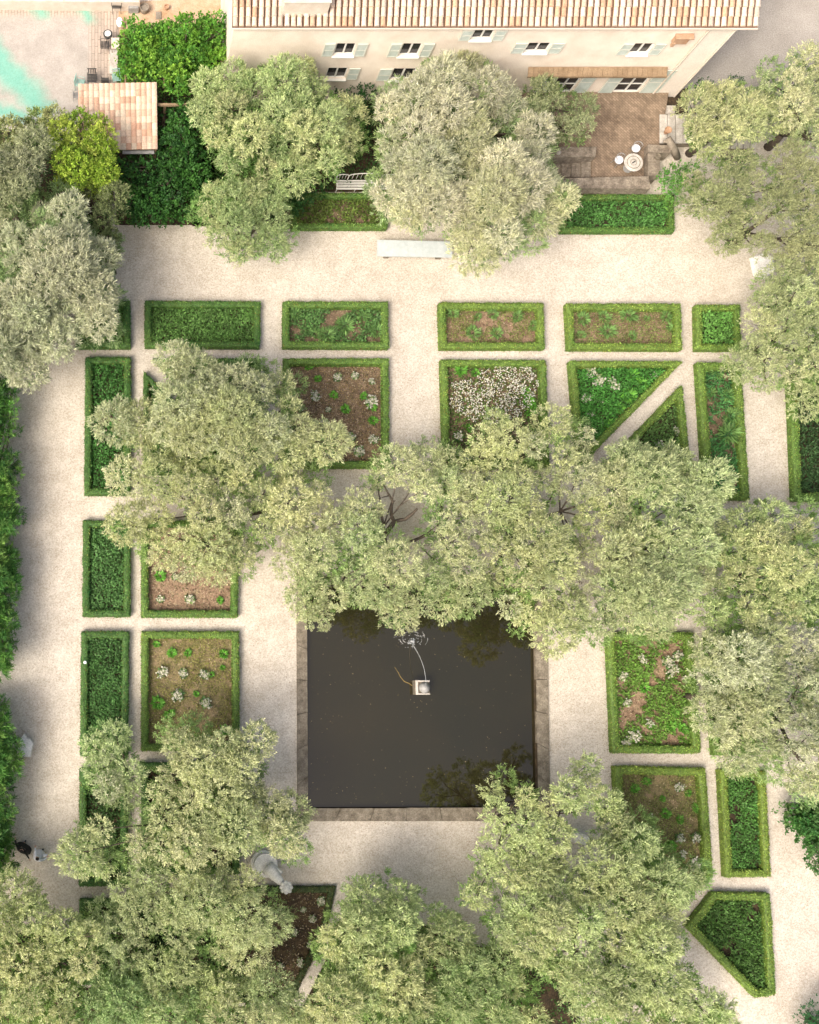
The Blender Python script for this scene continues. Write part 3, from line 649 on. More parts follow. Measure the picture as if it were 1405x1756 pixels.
T = tree
T('olive_tree', [(-60, 350), (30, 362), (55, 340), (85, 352), (95, 318), (120, 330), (150, 352), (165, 385), (200, 398), (206, 440), (192, 462), (216, 500), (206, 560), (190, 600), (155, 606), (130, 592), (100, 612), (75, 642), (50, 660), (30, 648), (-60, 655)], 'big silver grey olive at the left edge over the wide path', SILVER, 2.2, 6.6, seed=1, leaf=(.21, .04), rl=.82, sp=.95)
T('olive_tree', [(-60, 262), (20, 250), (45, 222), (68, 215), (80, 250), (78, 300), (66, 345), (40, 362), (-60, 350)], 'grey green upright olive at the left edge above the big silver olive', [(.30, .34, .20), (.36, .39, .26)], 2.5, 6.4, seed=2, leaf=(.2, .04), rl=.62, sp=.75)
T('broadleaf_tree', [(-60, 205), (60, 196), (112, 192), (95, 230), (70, 220), (45, 228), (20, 255), (-60, 262)], 'pale green tree at the upper left edge below the paved terrace', [(.22, .32, .10), (.34, .36, .17)], 2, 4.4, seed=3, leaf=(.15, .06), rl=.6, group='leafy trees by the tiled shed')
T('broadleaf_tree', [(78, 215), (112, 192), (140, 182), (152, 202), (172, 194), (196, 226), (198, 258), (208, 292), (192, 325), (150, 332), (120, 322), (92, 300), (85, 250)], 'bright lime green leafy tree touching the small tiled shed roof', LIME, 2, 4.9, seed=4, leaf=(.14, .08), rl=.55, sp=.65, per=14, group='leafy trees by the tiled shed')
T('broadleaf_tree', [(130, 318), (200, 300), (216, 352), (200, 398), (205, 440), (180, 458), (160, 440), (160, 385), (150, 350)], 'dull olive green tree between the lime tree and the silver olive', [(.17, .22, .09), (.22, .26, .12)], 1.8, 4.2, seed=5, rl=.6, sp=.7, group='leafy trees by the tiled shed')
T('olive_tree', [(322, 190), (330, 150), (345, 118), (375, 105), (400, 125), (440, 120), (500, 98), (540, 104), (562, 150), (600, 175), (632, 200), (626, 288), (590, 302), (562, 315), (530, 336), (500, 330), (470, 312), (440, 306), (400, 320), (370, 300), (350, 240), (330, 215)], 'broad green olive in front of the left part of the house', GREEN + OLIVE[:1], 2.4, 6.2, seed=6, rl=.8, sp=.92)
T('olive_tree', [(320, 366), (345, 330), (375, 312), (430, 310), (480, 320), (498, 350), (490, 385), (502, 412), (480, 446), (440, 440), (405, 452), (370, 446), (355, 410), (335, 390)], 'small round olive overhanging the gravel left of the slab table', GREEN + OLIVE[:2], 2.0, 4.8, seed=7, rl=.68, sp=.8)
T('olive_tree', [(660, 150), (690, 125), (740, 115), (790, 97), (850, 104), (872, 140), (882, 180), (925, 200), (946, 250), (940, 290), (985, 310), (1002, 345), (976, 360), (960, 400), (925, 430), (880, 440), (830, 462), (790, 446), (745, 430), (700, 402), (660, 386), (640, 350), (630, 300), (640, 240), (630, 200)], 'largest silver olive in front of the middle of the house', SILVER + OLIVE[:1], 2.4, 7.0, seed=8, leaf=(.21, .04), rl=.85, sp=.98)
T('olive_tree', [(885, 150), (940, 136), (975, 152), (990, 172), (1046, 168), (1040, 190), (1012, 212), (1018, 238), (996, 250), (950, 247), (920, 250), (900, 200)], 'thin olive spreading over the brick terrace', [(.27, .33, .17), (.34, .37, .22)], 2.2, 4.6, seed=9, rl=.55, sp=.72, fillf=.85, base=(915, 240))
T('olive_tree', [(1165, 162), (1205, 146), (1240, 152), (1270, 150), (1322, 160), (1345, 212), (1300, 242), (1250, 246), (1200, 268), (1175, 235)], 'yellow green olive right of the terrace beside the clipped ball', OLIVE, 2.2, 5.0, seed=10, rl=.6, sp=.72)
T('olive_tree', [(1282, 100), (1340, 104), (1385, 88), (1480, 95), (1480, 300), (1392, 262), (1355, 240), (1335, 212), (1322, 180), (1292, 140)], 'olive in the upper right corner beyond the house', OLIVE + GREEN[:1], 2.2, 5.6, seed=11, rl=.66, sp=.8)
T('olive_tree', [(1155, 335), (1175, 290), (1200, 262), (1250, 262), (1320, 256), (1392, 266), (1480, 300), (1480, 452), (1400, 458), (1345, 446), (1280, 436), (1210, 430), (1168, 402)], 'airy wide olive right of the terrace with gravel showing through', [(.38, .40, .21), (.33, .37, .18)], 2.2, 5.6, seed=12, rl=.62, sp=.82, fillf=.8, under=.15)
T('olive_tree', [(1285, 525), (1300, 478), (1335, 440), (1400, 425), (1480, 425), (1480, 700), (1380, 720), (1362, 690), (1300, 668), (1250, 645), (1243, 612), (1280, 580)], 'airy olive at the right edge beside the small square bed', OLIVE, 2.2, 5.4, seed=13, rl=.62, sp=.84, fillf=1.0, under=.15)
T('olive_tree', [(272, 602), (310, 588), (350, 613), (380, 620), (420, 612), (470, 625), (510, 640), (522, 670), (515, 700), (545, 720), (582, 750), (586, 782), (555, 800), (470, 800), (400, 812), (320, 800), (245, 800), (228, 770), (205, 772), (180, 745), (170, 715), (200, 690), (225, 680), (240, 700), (255, 680), (275, 660), (280, 630)], 'large pale olive covering the upper left beds', OLIVE[:2] + SILVER[:2], 2.4, 6.6, seed=14, rl=.82, sp=.93)
T('olive_tree', [(195, 800), (245, 786), (320, 790), (400, 800), (470, 790), (560, 800), (572, 850), (560, 900), (520, 922), (480, 932), (460, 960), (432, 985), (410, 1012), (380, 1002), (340, 988), (300, 985), (270, 972), (240, 952), (215, 935), (195, 905), (176, 893), (200, 880), (240, 880), (250, 852), (200, 842)], 'pale olive between the two left beds above the pool corner', OLIVE + SILVER[:1], 2.2, 5.8, seed=15, rl=.78, sp=.9, holes=[[(280, 868), (312, 868), (318, 895), (290, 902)]])
T('olive_tree', [(500, 930), (545, 880), (600, 850), (625, 805), (640, 785), (680, 758), (740, 745), (792, 752), (785, 800), (822, 850), (805, 900), (825, 960), (852, 1020), (820, 1062), (780, 1066), (750, 1050), (720, 1062), (690, 1078), (660, 1056), (620, 1040), (600, 1066), (570, 1050), (560, 1082), (524, 1078), (500, 1032), (468, 1012), (480, 960)], 'olive with bare dark branches leaning over the middle top of the pool', OLIVE + GREEN[1:2], 2.2, 5.6, seed=16, rl=.72, sp=.86, base=(655, 950))
lt = COL.objects[-1] if False else [o for o in COL.objects if o.get('label', '').startswith('olive with bare dark')][0]
bm_ = MB(); bz = 3.0
bm_.tube([W(650, 930, 2.2), W(664, 912, 2.7), W(676, 895, bz)], [.17, .15, .13], 8); bm_.tube([W(676, 895, bz), W(671, 882, 3.2), W(672, 868, 3.4), W(674, 860, 3.5), W(666, 846, 3.7), W(658, 832, 3.9)], [.11, .09, .08, .075, .055, .03], 7)
bm_.tube([W(676, 895, bz), W(686, 892, 3.1), W(696, 890, 3.3), W(706, 882, 3.5), W(716, 872, 3.7)], [.12, .105, .10, .09, .06], 7); bm_.tube([W(667, 850, 3.6), W(655, 853, 3.7)], [.04, .02], 5); bm_.tube([W(674, 862, 3.5), W(678, 858, 3.6)], [.05, .03], 5)
bm_.build('branch', M['bark'], lt, off=tuple(lt.location), smooth=True)
T('olive_tree', [(788, 772), (800, 740), (840, 705), (900, 694), (960, 700), (1000, 722), (1035, 750), (1020, 820), (1040, 900), (1020, 980), (1010, 1060), (1000, 1118), (960, 1142), (920, 1112), (880, 1082), (840, 1060), (822, 1010), (802, 930), (782, 870), (772, 812)], 'pale yellow olive above the right corner of the pool', OLIVE + SILVER[:1], 2.4, 6.2, seed=17, rl=.78, sp=.9, fillf=.95, holes=[[(950, 860), (975, 850), (985, 880), (962, 890)]])
T('olive_tree', [(1035, 760), (1070, 768), (1100, 772), (1150, 764), (1200, 790), (1236, 800), (1242, 850), (1230, 890), (1262, 920), (1252, 960), (1212, 990), (1192, 1030), (1172, 1062), (1150, 1100), (1110, 1112), (1060, 1116), (1000, 1112), (1012, 1040), (1030, 960), (1042, 890), (1025, 820)], 'dense olive right of the pool corner below the diagonal path', OLIVE + GREEN[1:2], 2.4, 6.4, seed=18, rl=.8, sp=.92, holes=[[(1110, 868), (1130, 860), (1132, 885), (1114, 890)]])
T('olive_tree', [(1250, 885), (1300, 868), (1350, 858), (1480, 855), (1480, 1090), (1400, 1080), (1330, 1070), (1260, 1080), (1195, 1100), (1190, 1040), (1215, 980), (1245, 940)], 'olive at the right edge, upper of the three on that side of the pool', OLIVE + GREEN[:2], 2.4, 6.2, seed=19, rl=.8, sp=.93)
T('olive_tree', [(1195, 1090), (1260, 1075), (1330, 1065), (1345, 1150), (1340, 1240), (1330, 1340), (1300, 1330), (1262, 1326), (1230, 1302), (1200, 1280), (1183, 1230), (1180, 1180)], 'pale olive beside the weedy bed right of the pool', OLIVE + SILVER[:1], 2.2, 6.0, seed=20, rl=.78, sp=.9)
T('olive_tree', [(1340, 1080), (1480, 1080), (1480, 1372), (1400, 1375), (1370, 1368), (1330, 1345), (1338, 1240), (1350, 1150)], 'silver olive at the right edge above the white flowered shrub', SILVER + OLIVE[:1], 2.2, 6.4, seed=21, rl=.8, sp=.9)
T('olive_tree', [(142, 1272), (175, 1244), (215, 1248), (232, 1300), (245, 1320), (230, 1380), (200, 1400), (175, 1385), (150, 1335)], 'small blue green olive over the narrow bed at lower left', GREEN[:2] + SILVER[:1], 2.0, 4.6, seed=22, rl=.6, sp=.7)
T('olive_tree', [(262, 1275), (265, 1248), (310, 1224), (360, 1234), (410, 1230), (455, 1240), (467, 1290), (456, 1330), (470, 1370), (510, 1364), (532, 1400), (520, 1440), (530, 1480), (500, 1500), (430, 1470), (360, 1490), (280, 1490), (200, 1500), (150, 1512), (115, 1480), (108, 1440), (130, 1400), (160, 1400), (190, 1400), (230, 1380), (245, 1320), (290, 1315)], 'wide yellow green olive covering the lower left beds', OLIVE, 2.4, 6.6, seed=23, rl=.82, sp=.93)
T('olive_tree', [(200, 1490), (280, 1480), (360, 1480), (430, 1490), (500, 1520), (515, 1535), (500, 1590), (460, 1620), (430, 1650), (390, 1682), (340, 1650), (290, 1650), (250, 1600), (222, 1562), (190, 1530)], 'yellow green olive left of the dark brown bed', OLIVE[:2] + GREEN[1:2], 2.2, 5.8, seed=24, rl=.78, sp=.9)
T('olive_tree', [(-60, 1506), (40, 1498), (82, 1540), (92, 1585), (130, 1562), (170, 1545), (182, 1600), (200, 1652), (150, 1700), (120, 1790), (-60, 1790)], 'olive in the lower left corner beside the two people', OLIVE + GREEN[:1], 2.2, 5.4, seed=25, rl=.76, sp=.88)
T('olive_tree', [(150, 1700), (205, 1650), (240, 1640), (300, 1668), (345, 1690), (345, 1790), (120, 1790)], 'green olive at the bottom edge, second from the left corner', GREEN + OLIVE[:1], 2.2, 5.0, seed=26, rl=.72, sp=.85)
T('olive_tree', [(150, 1560), (195, 1545), (235, 1580), (262, 1640), (240, 1668), (195, 1672), (165, 1640)], 'small olive crown over the dark bed at lower left', GREEN[:2] + OLIVE[1:2], 2.0, 4.4, seed=61, rl=.55, sp=.62)
T('olive_tree', [(262, 1625), (330, 1640), (400, 1680), (380, 1720), (300, 1715), (250, 1680)], 'low green olive crown filling the gap near the bottom edge', GREEN[:2] + OLIVE[1:2], 2.0, 4.4, seed=62, rl=.55, sp=.62)
T('olive_tree', [(335, 1800), (345, 1702), (380, 1680), (430, 1652), (480, 1668), (512, 1700), (520, 1800)], 'round olive at the bottom edge below the dark brown bed', GREEN[:2] + OLIVE[:1], 2.2, 5.4, seed=27, rl=.72, sp=.85)
T('olive_tree', [(505, 1800), (520, 1700), (542, 1650), (534, 1600), (570, 1550), (578, 1510), (600, 1494), (640, 1500), (670, 1484), (682, 1520), (725, 1530), (730, 1600), (740, 1680), (740, 1800)], 'green olive at the bottom edge right of the dark brown bed', GREEN[:2] + OLIVE[:1], 2.4, 6.0, seed=28, rl=.78, sp=.9)
T('olive_tree', [(722, 1530), (742, 1532), (772, 1562), (802, 1600), (850, 1622), (880, 1660), (932, 1700), (942, 1800), (735, 1800), (742, 1690), (732, 1600)], 'mixed green olive at the bottom edge below the pool', GREEN + OLIVE[:2], 2.0, 5.0, seed=29, rl=.72, sp=.87)
T('olive_tree', [(818, 1340), (834, 1304), (860, 1308), (890, 1330), (925, 1352), (930, 1300), (965, 1284), (1012, 1300), (1040, 1330), (1062, 1372), (1040, 1420), (1000, 1480), (940, 1520), (880, 1540), (835, 1560), (785, 1552), (780, 1520), (820, 1480), (835, 1430), (828, 1385)], 'olive overhanging the lower right corner of the pool', OLIVE[:2] + GREEN[1:2], 2.2, 5.8, seed=30, rl=.66, sp=.8, fillf=.93, holes=[[(958, 1312), (980, 1310), (985, 1332), (962, 1335)], [(990, 1385), (1020, 1390), (1015, 1415), (985, 1412)]])
T('olive_tree', [(1040, 1400), (1070, 1372), (1092, 1380), (1122, 1430), (1160, 1470), (1212, 1490), (1217, 1530), (1182, 1560), (1170, 1620), (1180, 1660), (1222, 1700), (1248, 1752), (1200, 1800), (965, 1800), (935, 1700), (885, 1640), (840, 1600), (830, 1560), (880, 1540), (940, 1510), (1000, 1470)], 'largest olive in the lower right, left of the five sided bed', GREEN[1:2] + OLIVE[:2], 2.4, 6.6, seed=31, rl=.82, sp=.93, holes=[[(940, 1700), (965, 1695), (990, 1740), (950, 1750)]])

# tall conifer hedge at the left edge
CON = [(.07, .20, .045), (.13, .32, .06), (.27, .46, .11), (.05, .14, .04)]
def hedge_row(poly, label, seed):
    r = T('conifer_hedge', poly, label, CON, .8, 3.2, seed=seed, cat='hedge', leaf=(.26, .042), rl=.46, sp=.5, tuft=95, per=16, under=.8, group='tall conifer hedges along the left edge')
hedge_row([(-110, 640), (30, 648), (36, 690), (24, 740), (30, 800), (22, 850), (30, 900), (18, 960), (34, 1020), (22, 1060), (30, 1110), (10, 1168), (-110, 1168)], 'tall dark green conifer hedge along the left edge above its gap', 41)
hedge_row([(-110, 1194), (8, 1194), (30, 1215), (20, 1260), (36, 1300), (20, 1350), (26, 1400), (14, 1450), (22, 1500), (-110, 1520)], 'tall conifer hedge along the left edge beside the people, below the gap', 42)

# vines, shrubs
VINE = [(.14, .33, .04), (.22, .40, .05), (.08, .23, .035), (.10, .28, .04)]
T('vine_canopy', [(204, 60), (212, 34), (260, 42), (300, 36), (385, 24), (392, 110), (345, 122), (330, 165), (300, 175), (272, 150), (268, 138), (208, 140)], 'bright green vine trained over the pergola left of the house', VINE, 2.2, 2.9, seed=51, leaf=(.15, .12), rl=.42, sp=.34, cat='vine', tuft=80, per=9, under=0, group=None)
T('shrub_mass', [(196, 290), (205, 268), (262, 270), (272, 185), (300, 172), (335, 180), (348, 240), (362, 300), (345, 330), (322, 366), (325, 386), (200, 386), (205, 340)], 'dark green leafy shrubs below the tiled shed', [(.045, .15, .03), (.07, .20, .035), (.03, .10, .025)], .8, 2.2, seed=52, leaf=(.16, .11), rl=.5, sp=.5, cat='shrub', tuft=55, per=10, under=.2, trunk=True, group=None)
T('shrub_mass', [(430, 330), (500, 300), (560, 305), (565, 332), (540, 340), (500, 378), (440, 378)], 'dark shrubs in the shade beside the white iron bench', [(.03, .10, .025), (.04, .12, .03)], .4, 1.3, seed=53, leaf=(.14, .08), rl=.4, sp=.5, cat='shrub', tuft=50, per=10, under=0, trunk=False, group=None)
T('shrub_mass', [(560, 152), (655, 150), (640, 200), (632, 250), (600, 250), (560, 180)], 'dark green shrub against the foot of the house wall', [(.02, .08, .02), (.05, .14, .04)], .4, 1.6, seed=54, leaf=(.14, .08), rl=.42, sp=.5, cat='shrub', tuft=50, per=10, under=0, trunk=False, group=None)
T('clipped_ball', [(1238, 152), (1240, 140), (1252, 133), (1266, 138), (1270, 152), (1262, 164), (1245, 164)], 'dark green clipped ball shrub right of the house corner', [(.02, .09, .02), (.03, .12, .03)], .5, .9, seed=55, leaf=(.08, .05), rl=.4, sp=.28, cat='shrub', tuft=60, per=12, under=0, trunk=False, group=None)
T('rose_bush', [(1180, 150), (1200, 128), (1222, 138), (1228, 165), (1210, 180), (1190, 170)], 'dark leafy bush with a few white blooms at the house corner', [(.03, .10, .03), (.06, .15, .04)], .4, 1.3, seed=56, leaf=(.1, .06), rl=.35, sp=.4, cat='shrub', tuft=30, per=12, under=0, trunk=False, group=None)
T('flowering_shrub', [(1362, 1372), (1400, 1368), (1470, 1368), (1470, 1500), (1400, 1498), (1368, 1470), (1358, 1420)], 'leafy shrub dotted with cream flowers at the right edge', [(.05, .17, .04), (.08, .22, .05), (.14, .24, .08)], .7, 1.9, seed=57, leaf=(.14, .10), rl=.42, sp=.5, cat='shrub', tuft=95, per=12, under=.5, group=None)
T('flowering_shrub', [(1362, 1756), (1375, 1732), (1405, 1722), (1470, 1722), (1470, 1800), (1360, 1800)], 'dark green shrub in the lower right corner', [(.03, .12, .04), (.05, .16, .06)], .6, 1.4, seed=58, leaf=(.12, .08), rl=.42, sp=.5, cat='shrub', tuft=50, per=10, under=.2, group=None)
T('leafy_bush', [(1128, 300), (1150, 282), (1190, 285), (1200, 310), (1180, 335), (1160, 352), (1150, 395), (1140, 330), (1122, 325)], 'fresh green bush at the right end of the terrace wall', [(.10, .27, .05), (.16, .34, .07)], .5, 1.7, seed=59, leaf=(.14, .08), rl=.4, sp=.45, cat='shrub', tuft=50, per=10, under=.2, trunk=False, group=None)
T('leafy_bush', [(1240, 275), (1270, 268), (1285, 280), (1280, 300), (1250, 298)], 'small vivid green bush behind the stone slab wall', [(.05, .20, .03)], .4, 1.0, seed=60, leaf=(.12, .07), rl=.32, sp=.35, cat='shrub', tuft=50, per=10, under=0, trunk=False, group=None)
rng = np.random.default_rng(5)

# ------------------------------------------------------------------ house
YW = 36.4; EZ = 6.75
XL = onwall(400, 52, YW).x; XR = onwall(1262, 52, YW).x
house = empty('house', ((XL + XR) / 2, YW + 5, 0)); hoff = tuple(house.location)
tag(house, 'long two storey cream stucco country house with pale shutters and a clay tiled roof', 'house')
def rectwall(x0, x1, z0, z1, y, ops, depth=.16):
    """front wall (facing -y) with real openings ops=[(xa,xb,za,zb)]"""
    m = MB(); xs = sorted({x0, x1, *[o[0] for o in ops], *[o[1] for o in ops]}); zs = sorted({z0, z1, *[o[2] for o in ops], *[o[3] for o in ops]})
    for i in range(len(xs) - 1):
        for j in range(len(zs) - 1):
            cx, cz = (xs[i] + xs[i + 1]) / 2, (zs[j] + zs[j + 1]) / 2
            if any(o[0] < cx < o[1] and o[2] < cz < o[3] for o in ops): continue
            m.add([(xs[i], y, zs[j]), (xs[i + 1], y, zs[j]), (xs[i + 1], y, zs[j + 1]), (xs[i], y, zs[j + 1])], [(0, 1, 2, 3)])
    for a, b_, c, d in ops:
        m.add([(a, y, c), (b_, y, c), (b_, y, d), (a, y, d), (a, y + depth, c), (b_, y + depth, c), (b_, y + depth, d), (a, y + depth, d)], [(0, 1, 5, 4), (1, 2, 6, 5), (2, 3, 7, 6), (3, 0, 4, 7)])
    return m
def op(u0, u1, v0, v1):
    a = onwall(u0, v0, YW); b_ = onwall(u1, v0, YW); c = onwall(u0, v1, YW); return (a.x, b_.x, c.z, a.z)
# (opening, left shutter?, right shutter?, panes)
WIN = [(op(578, 612, 74, 94), 1, 1, 'window'), (op(692, 726, 74, 95), 1, 1, 'window'), (op(815, 850, 51, 67), 1, 1, 'window'), (op(908, 947, 73, 89), 1, 1, 'window'),
       (op(1090, 1124, 74, 92), 1, 1, 'window'), (op(563, 598, 116, 134), 0, 1, 'window'), (op(676, 716, 117, 136), 1, 1, 'window')]
DOOR = [(op(968, 1008, 119, 158), 1, 1, 'door'), (op(1081, 1127, 119, 158), 1, 1, 'door')]
allop = [o[0] for o in WIN + DOOR]
front = rectwall(XL, XR, 0, EZ, YW, allop)
D2 = 10.5
front.add([(XL, YW, 0), (XL, YW + D2, 0), (XL, YW + D2, EZ), (XL, YW, EZ), (XR, YW, 0), (XR, YW + D2, 0), (XR, YW + D2, EZ), (XR, YW, EZ), (XL, YW + D2 / 2, EZ + 1.9), (XR, YW + D2 / 2, EZ + 1.9)],
          [(0, 3, 8, 2, 1), (4, 5, 6, 9, 7), (1, 2, 6, 5)])
front.build('wall', M['stucco'], house, off=hoff)
mm = MB(); xb = onwall(1215, 52, YW).x; mm.box(((xb + XR) / 2 + .002, YW - .03, EZ / 2 - .1), (XR - xb, .06, EZ - .2)); mm.build('pilaster', M['stuccoband'], house, off=hoff)
mm = MB()
for xx in (xb - .05, XR - .12): mm.tube([(xx, YW - .11, .1), (xx, YW - .11, EZ - .3)], .05, 8)
mm.build('downpipe', M['trim'], house, off=hoff)
for (a, b_, c, d), ls, rs, kd in WIN + DOOR:
    y = YW + .10; mm = MB(); t = .06
    mm.box((a + t / 2, y, (c + d) / 2), (t, .07, d - c - .01)); mm.box((b_ - t / 2, y, (c + d) / 2), (t, .07, d - c - .01))
    mm.box(((a + b_) / 2, y, d - t / 2 - .006), (b_ - a - 2 * t, .07, t)); mm.box(((a + b_) / 2, y, c + t / 2 + .006), (b_ - a - 2 * t, .07, t))
    mm.box(((a + b_) / 2, y - .004, (c + d) / 2), (.085, .07, d - c - 2 * t - .014))
    if kd == 'door':
        for q in (1, 2): mm.box(((a + b_) / 2, y - .01, c + (d - c) * q / 3), (b_ - a - 2 * t - .01, .05, .04))
    if kd == 'window': mm.box(((a + b_) / 2, YW - .05, c - .045), (b_ - a + .16, .22, .08), bev=.01)
    wn = mm.build(kd, M['white'], house, off=hoff)
    g = MB(); g.box(((a + b_) / 2, y + .03, (c + d) / 2), (b_ - a - .02, .02, d - c - .02)); g.build('pane', M['glass'], wn, off=hoff)
    for on, sx in ((ls, -1), (rs, 1)):
        if not on: continue
        sw = (b_ - a) * .55 if kd == 'window' else (.82 if (sx < 0 or a < 27) else 1.15); xc = (a - sw / 2 - .05) if sx < 0 else (b_ + sw / 2 + .05); sh = MB(); hh = d - c + .06; zc = (c + d) / 2
        sh.box((xc, YW - .050, zc), (sw - .12, .035, hh - .1))
        nsl = int(hh / .11)
        for q in range(nsl): sh.box((xc, YW - .073, zc - hh / 2 + .08 + q * (hh - .12) / nsl), (sw - .14, .012, .05))
        so_ = sh.build('shutter', M['shutter'], wn, off=hoff)
        fr = MB()
        for e in (-1, 1): fr.box((xc + e * (sw / 2 - .03), YW - .06, zc), (.06, .06, hh)); fr.box((xc, YW - .06, zc + e * (hh / 2 - .035)), (sw - .122, .058, .07))
        fr.box((xc, YW - .06, zc), (sw - .122, .056, .06)); fr.v = [(x, y_, z) for x, y_, z in fr.v]
        f2 = fr.build('shutter_frame', M['shutterframe'], wn, off=hoff)
# roof of clay cover tiles
XRoL = W(398, 48, EZ).x; XRoR = W(1300, 48, EZ).x; YE = W(700, 47, EZ).y; slope = 1.9 / (D2 / 2 + .2); random.seed(21)
roof = MB(); nc = 82; pitch = (XRoR - XRoL) / nc; TC = [(.66, .53, .41), (.68, .56, .45), (.64, .50, .37), (.60, .42, .29), (.56, .36, .23), (.67, .57, .47), (.55, .45, .36), (.65, .50, .37)]
for c in range(nc):
    x0 = XRoL + (c + .5) * pitch; nr = 12; jx = random.uniform(-.012, .012)
    for r in range(nr):
        ya = YE + r * .45; yb = ya + .50; za = EZ + .06 + (ya - YE) * slope; zb = EZ + .06 + (yb - YE) * slope - .03
        col = random.choice(TC); bb = random.uniform(.82, 1.05); col = tuple(q * bb for q in col); vs = []; xx = x0 + jx + random.uniform(-.01, .01); zz = random.uniform(0, .012)
        for yy, z_, rd in ((ya, za + .035, .138), (yb, zb, .120)):
            for k in range(7):
                g = math.pi * k / 6; vs.append((xx - rd * math.cos(g), yy, z_ + zz + rd * .75 * math.sin(g)))
        roof.add(vs, [(k, k + 1, k + 8, k + 7) for k in range(6)] + [(6, 5, 4, 3, 2, 1, 0)], col)
rf = roof.build('roof', M['tile'], house, off=hoff)
mm = MB(); YR = YW + D2 / 2; ZR = EZ + (YR - YE) * slope
mm.add([(XRoL, YE, EZ - .02), (XRoR, YE, EZ - .02), (XRoR, YR, ZR), (XRoL, YR, ZR), (XRoR, 2 * YR - YE, EZ), (XRoL, 2 * YR - YE, EZ)], [(0, 1, 2, 3), (3, 2, 4, 5)])
mm.build('tile_channel', M['tilegap'], rf, off=hoff)
mm = MB(); mm.box(((XRoL + XRoR) / 2, (YE + YW) / 2 + .02, EZ - .10), (XRoR - XRoL - .04, YW - YE + .10, .12)); mm.box(((XRoL + XRoR) / 2, YE - .05, EZ - .045), (XRoR - XRoL + .02, .07, .08)); mm.build('gutter', M['trim'], rf, off=hoff)
ch0 = W(487, 12, EZ + .9); ch1 = W(565, 12, EZ + .9); mm = MB(); mm.box(((ch0.x + ch1.x) / 2, ch0.y + .6, EZ + .75), (ch1.x - ch0.x, 1.2, 1.1), bev=.03); mm.box(((ch0.x + ch1.x) / 2, ch0.y + .6, EZ + 1.33), (ch1.x - ch0.x + .1, 1.3, .06), bev=.02); mm.build('chimney', M['trim'], rf, off=hoff)
# lantern niche on the wall
p = onwall(1168, 64, YW); mm = MB(); mm.box((p.x, YW - .12, p.z), (.8, .24, .5), bev=.05); mm.box((p.x + .05, YW - .16, p.z + .33), (1.0, .34, .1), bev=.03); mm.box((p.x - .3, YW - .2, p.z - .28), (.16, .16, .3), bev=.03)
mm.build('wall_niche', M['terracotta'], house, off=hoff)
# rolled awning above the terrace doors
a = onwall(907, 113, YW); b_ = onwall(1146, 113, YW); mm = MB(); zt = a.z
n = 28
for i in range(n):
    x0 = a.x + (b_.x - a.x) * i / n; x1 = a.x + (b_.x - a.x) * (i + 1) / n - .015
    mm.add([(x0, YW - .05, zt), (x1, YW - .05, zt), (x1, YW - .50, zt - .16), (x0, YW - .50, zt - .16), (x0, YW - .05, zt - .06), (x1, YW - .05, zt - .06), (x1, YW - .50, zt - .22), (x0, YW - .50, zt - .22)], [(3, 2, 1, 0), (4, 5, 6, 7), (0, 1, 5, 4), (1, 2, 6, 5), (2, 3, 7, 6), (3, 0, 4, 7)])
mm.box(((a.x + b_.x) / 2, YW - .53, zt - .21), (b_.x - a.x, .07, .14))
aw = mm.build('awning', M['wood'], house, off=hoff)
mm = MB()
for i in range(7):
    x = a.x + .3 + (b_.x - a.x - .6) * i / 6; mm.tube([(x, YW - .02, zt - .85), (x, YW - .45, zt - .26)], .03, 6)
mm.build('bracket', M['dark'], aw, off=hoff)

# ------------------------------------------------------------------ brick terrace
TZ = .45
tz = lambda u, v, z=TZ: W(u, v, z)
mm = MB(); pts = ccw([tuple(tz(u, v)[:2]) for u, v in [(895, 170), (1147, 170), (1118, 322), (960, 322)]]); yb = YW - .02
pts = ccw([(tz(900, 200).x - .5, yb), (tz(1140, 200).x + .35, yb), tuple(tz(1134, 240)[:2]), tuple(tz(1118, 303)[:2]), tuple(tz(1015, 303)[:2]), tuple(tz(1015, 268)[:2]), tuple(tz(900, 268)[:2])])
mm.quadbox(pts, -.05, TZ); tag(mm.build('terrace', M['brick']), kind='structure')
def wallpix(name, pl, z0, z1, mat, label, cat, jit=.02):
    mm = MB(); P = ccw([tuple(W(u, v, z1)[:2]) for u, v in pl]); n = len(P)
    ins = inset(P, .025); mm.add([(p[0], p[1], z0) for p in P] + [(p[0], p[1], z1 - .03) for p in P] + [(p[0], p[1], z1) for p in ins],
        [tuple(range(n - 1, -1, -1)), tuple(range(2 * n, 3 * n))] + [(i, (i + 1) % n, n + (i + 1) % n, n + i) for i in range(n)] + [(n + i, n + (i + 1) % n, 2 * n + (i + 1) % n, 2 * n + i) for i in range(n)])
    o = mm.build(name, M[mat]); tag(o, label, cat); return o
wallpix('terrace_wall', [(955, 305), (1114, 301), (1116, 323), (965, 322)], 0, 1.05, 'stonebrown', 'weathered brown stone wall along the lower side of the brick terrace', 'wall')
wallpix('terrace_wall', [(1112, 262), (1133, 262), (1132, 300.5), (1112, 300.5)], 0, 1.0, 'stonebrown', 'brown stone pier at the right end of the terrace beside the round table', 'wall')
wallpix('terrace_wall', [(1112, 247), (1150, 248), (1152, 261), (1112, 261)], 0, .95, 'stonebrown', 'short brown stone wall between the terrace and the leaning post', 'wall')
wallpix('terrace_wall', [(945, 251), (1024, 251), (1022, 268), (945, 268)], 0, 1.0, 'stonebrown', 'brown stone parapet above the terrace steps', 'wall')
sr = empty('stone_steps', (W(985, 286)[0], W(985, 286)[1], 0)); so3 = tuple(sr.location); tag(sr, 'flight of worn brown stone steps going down left from the brick terrace', 'steps')
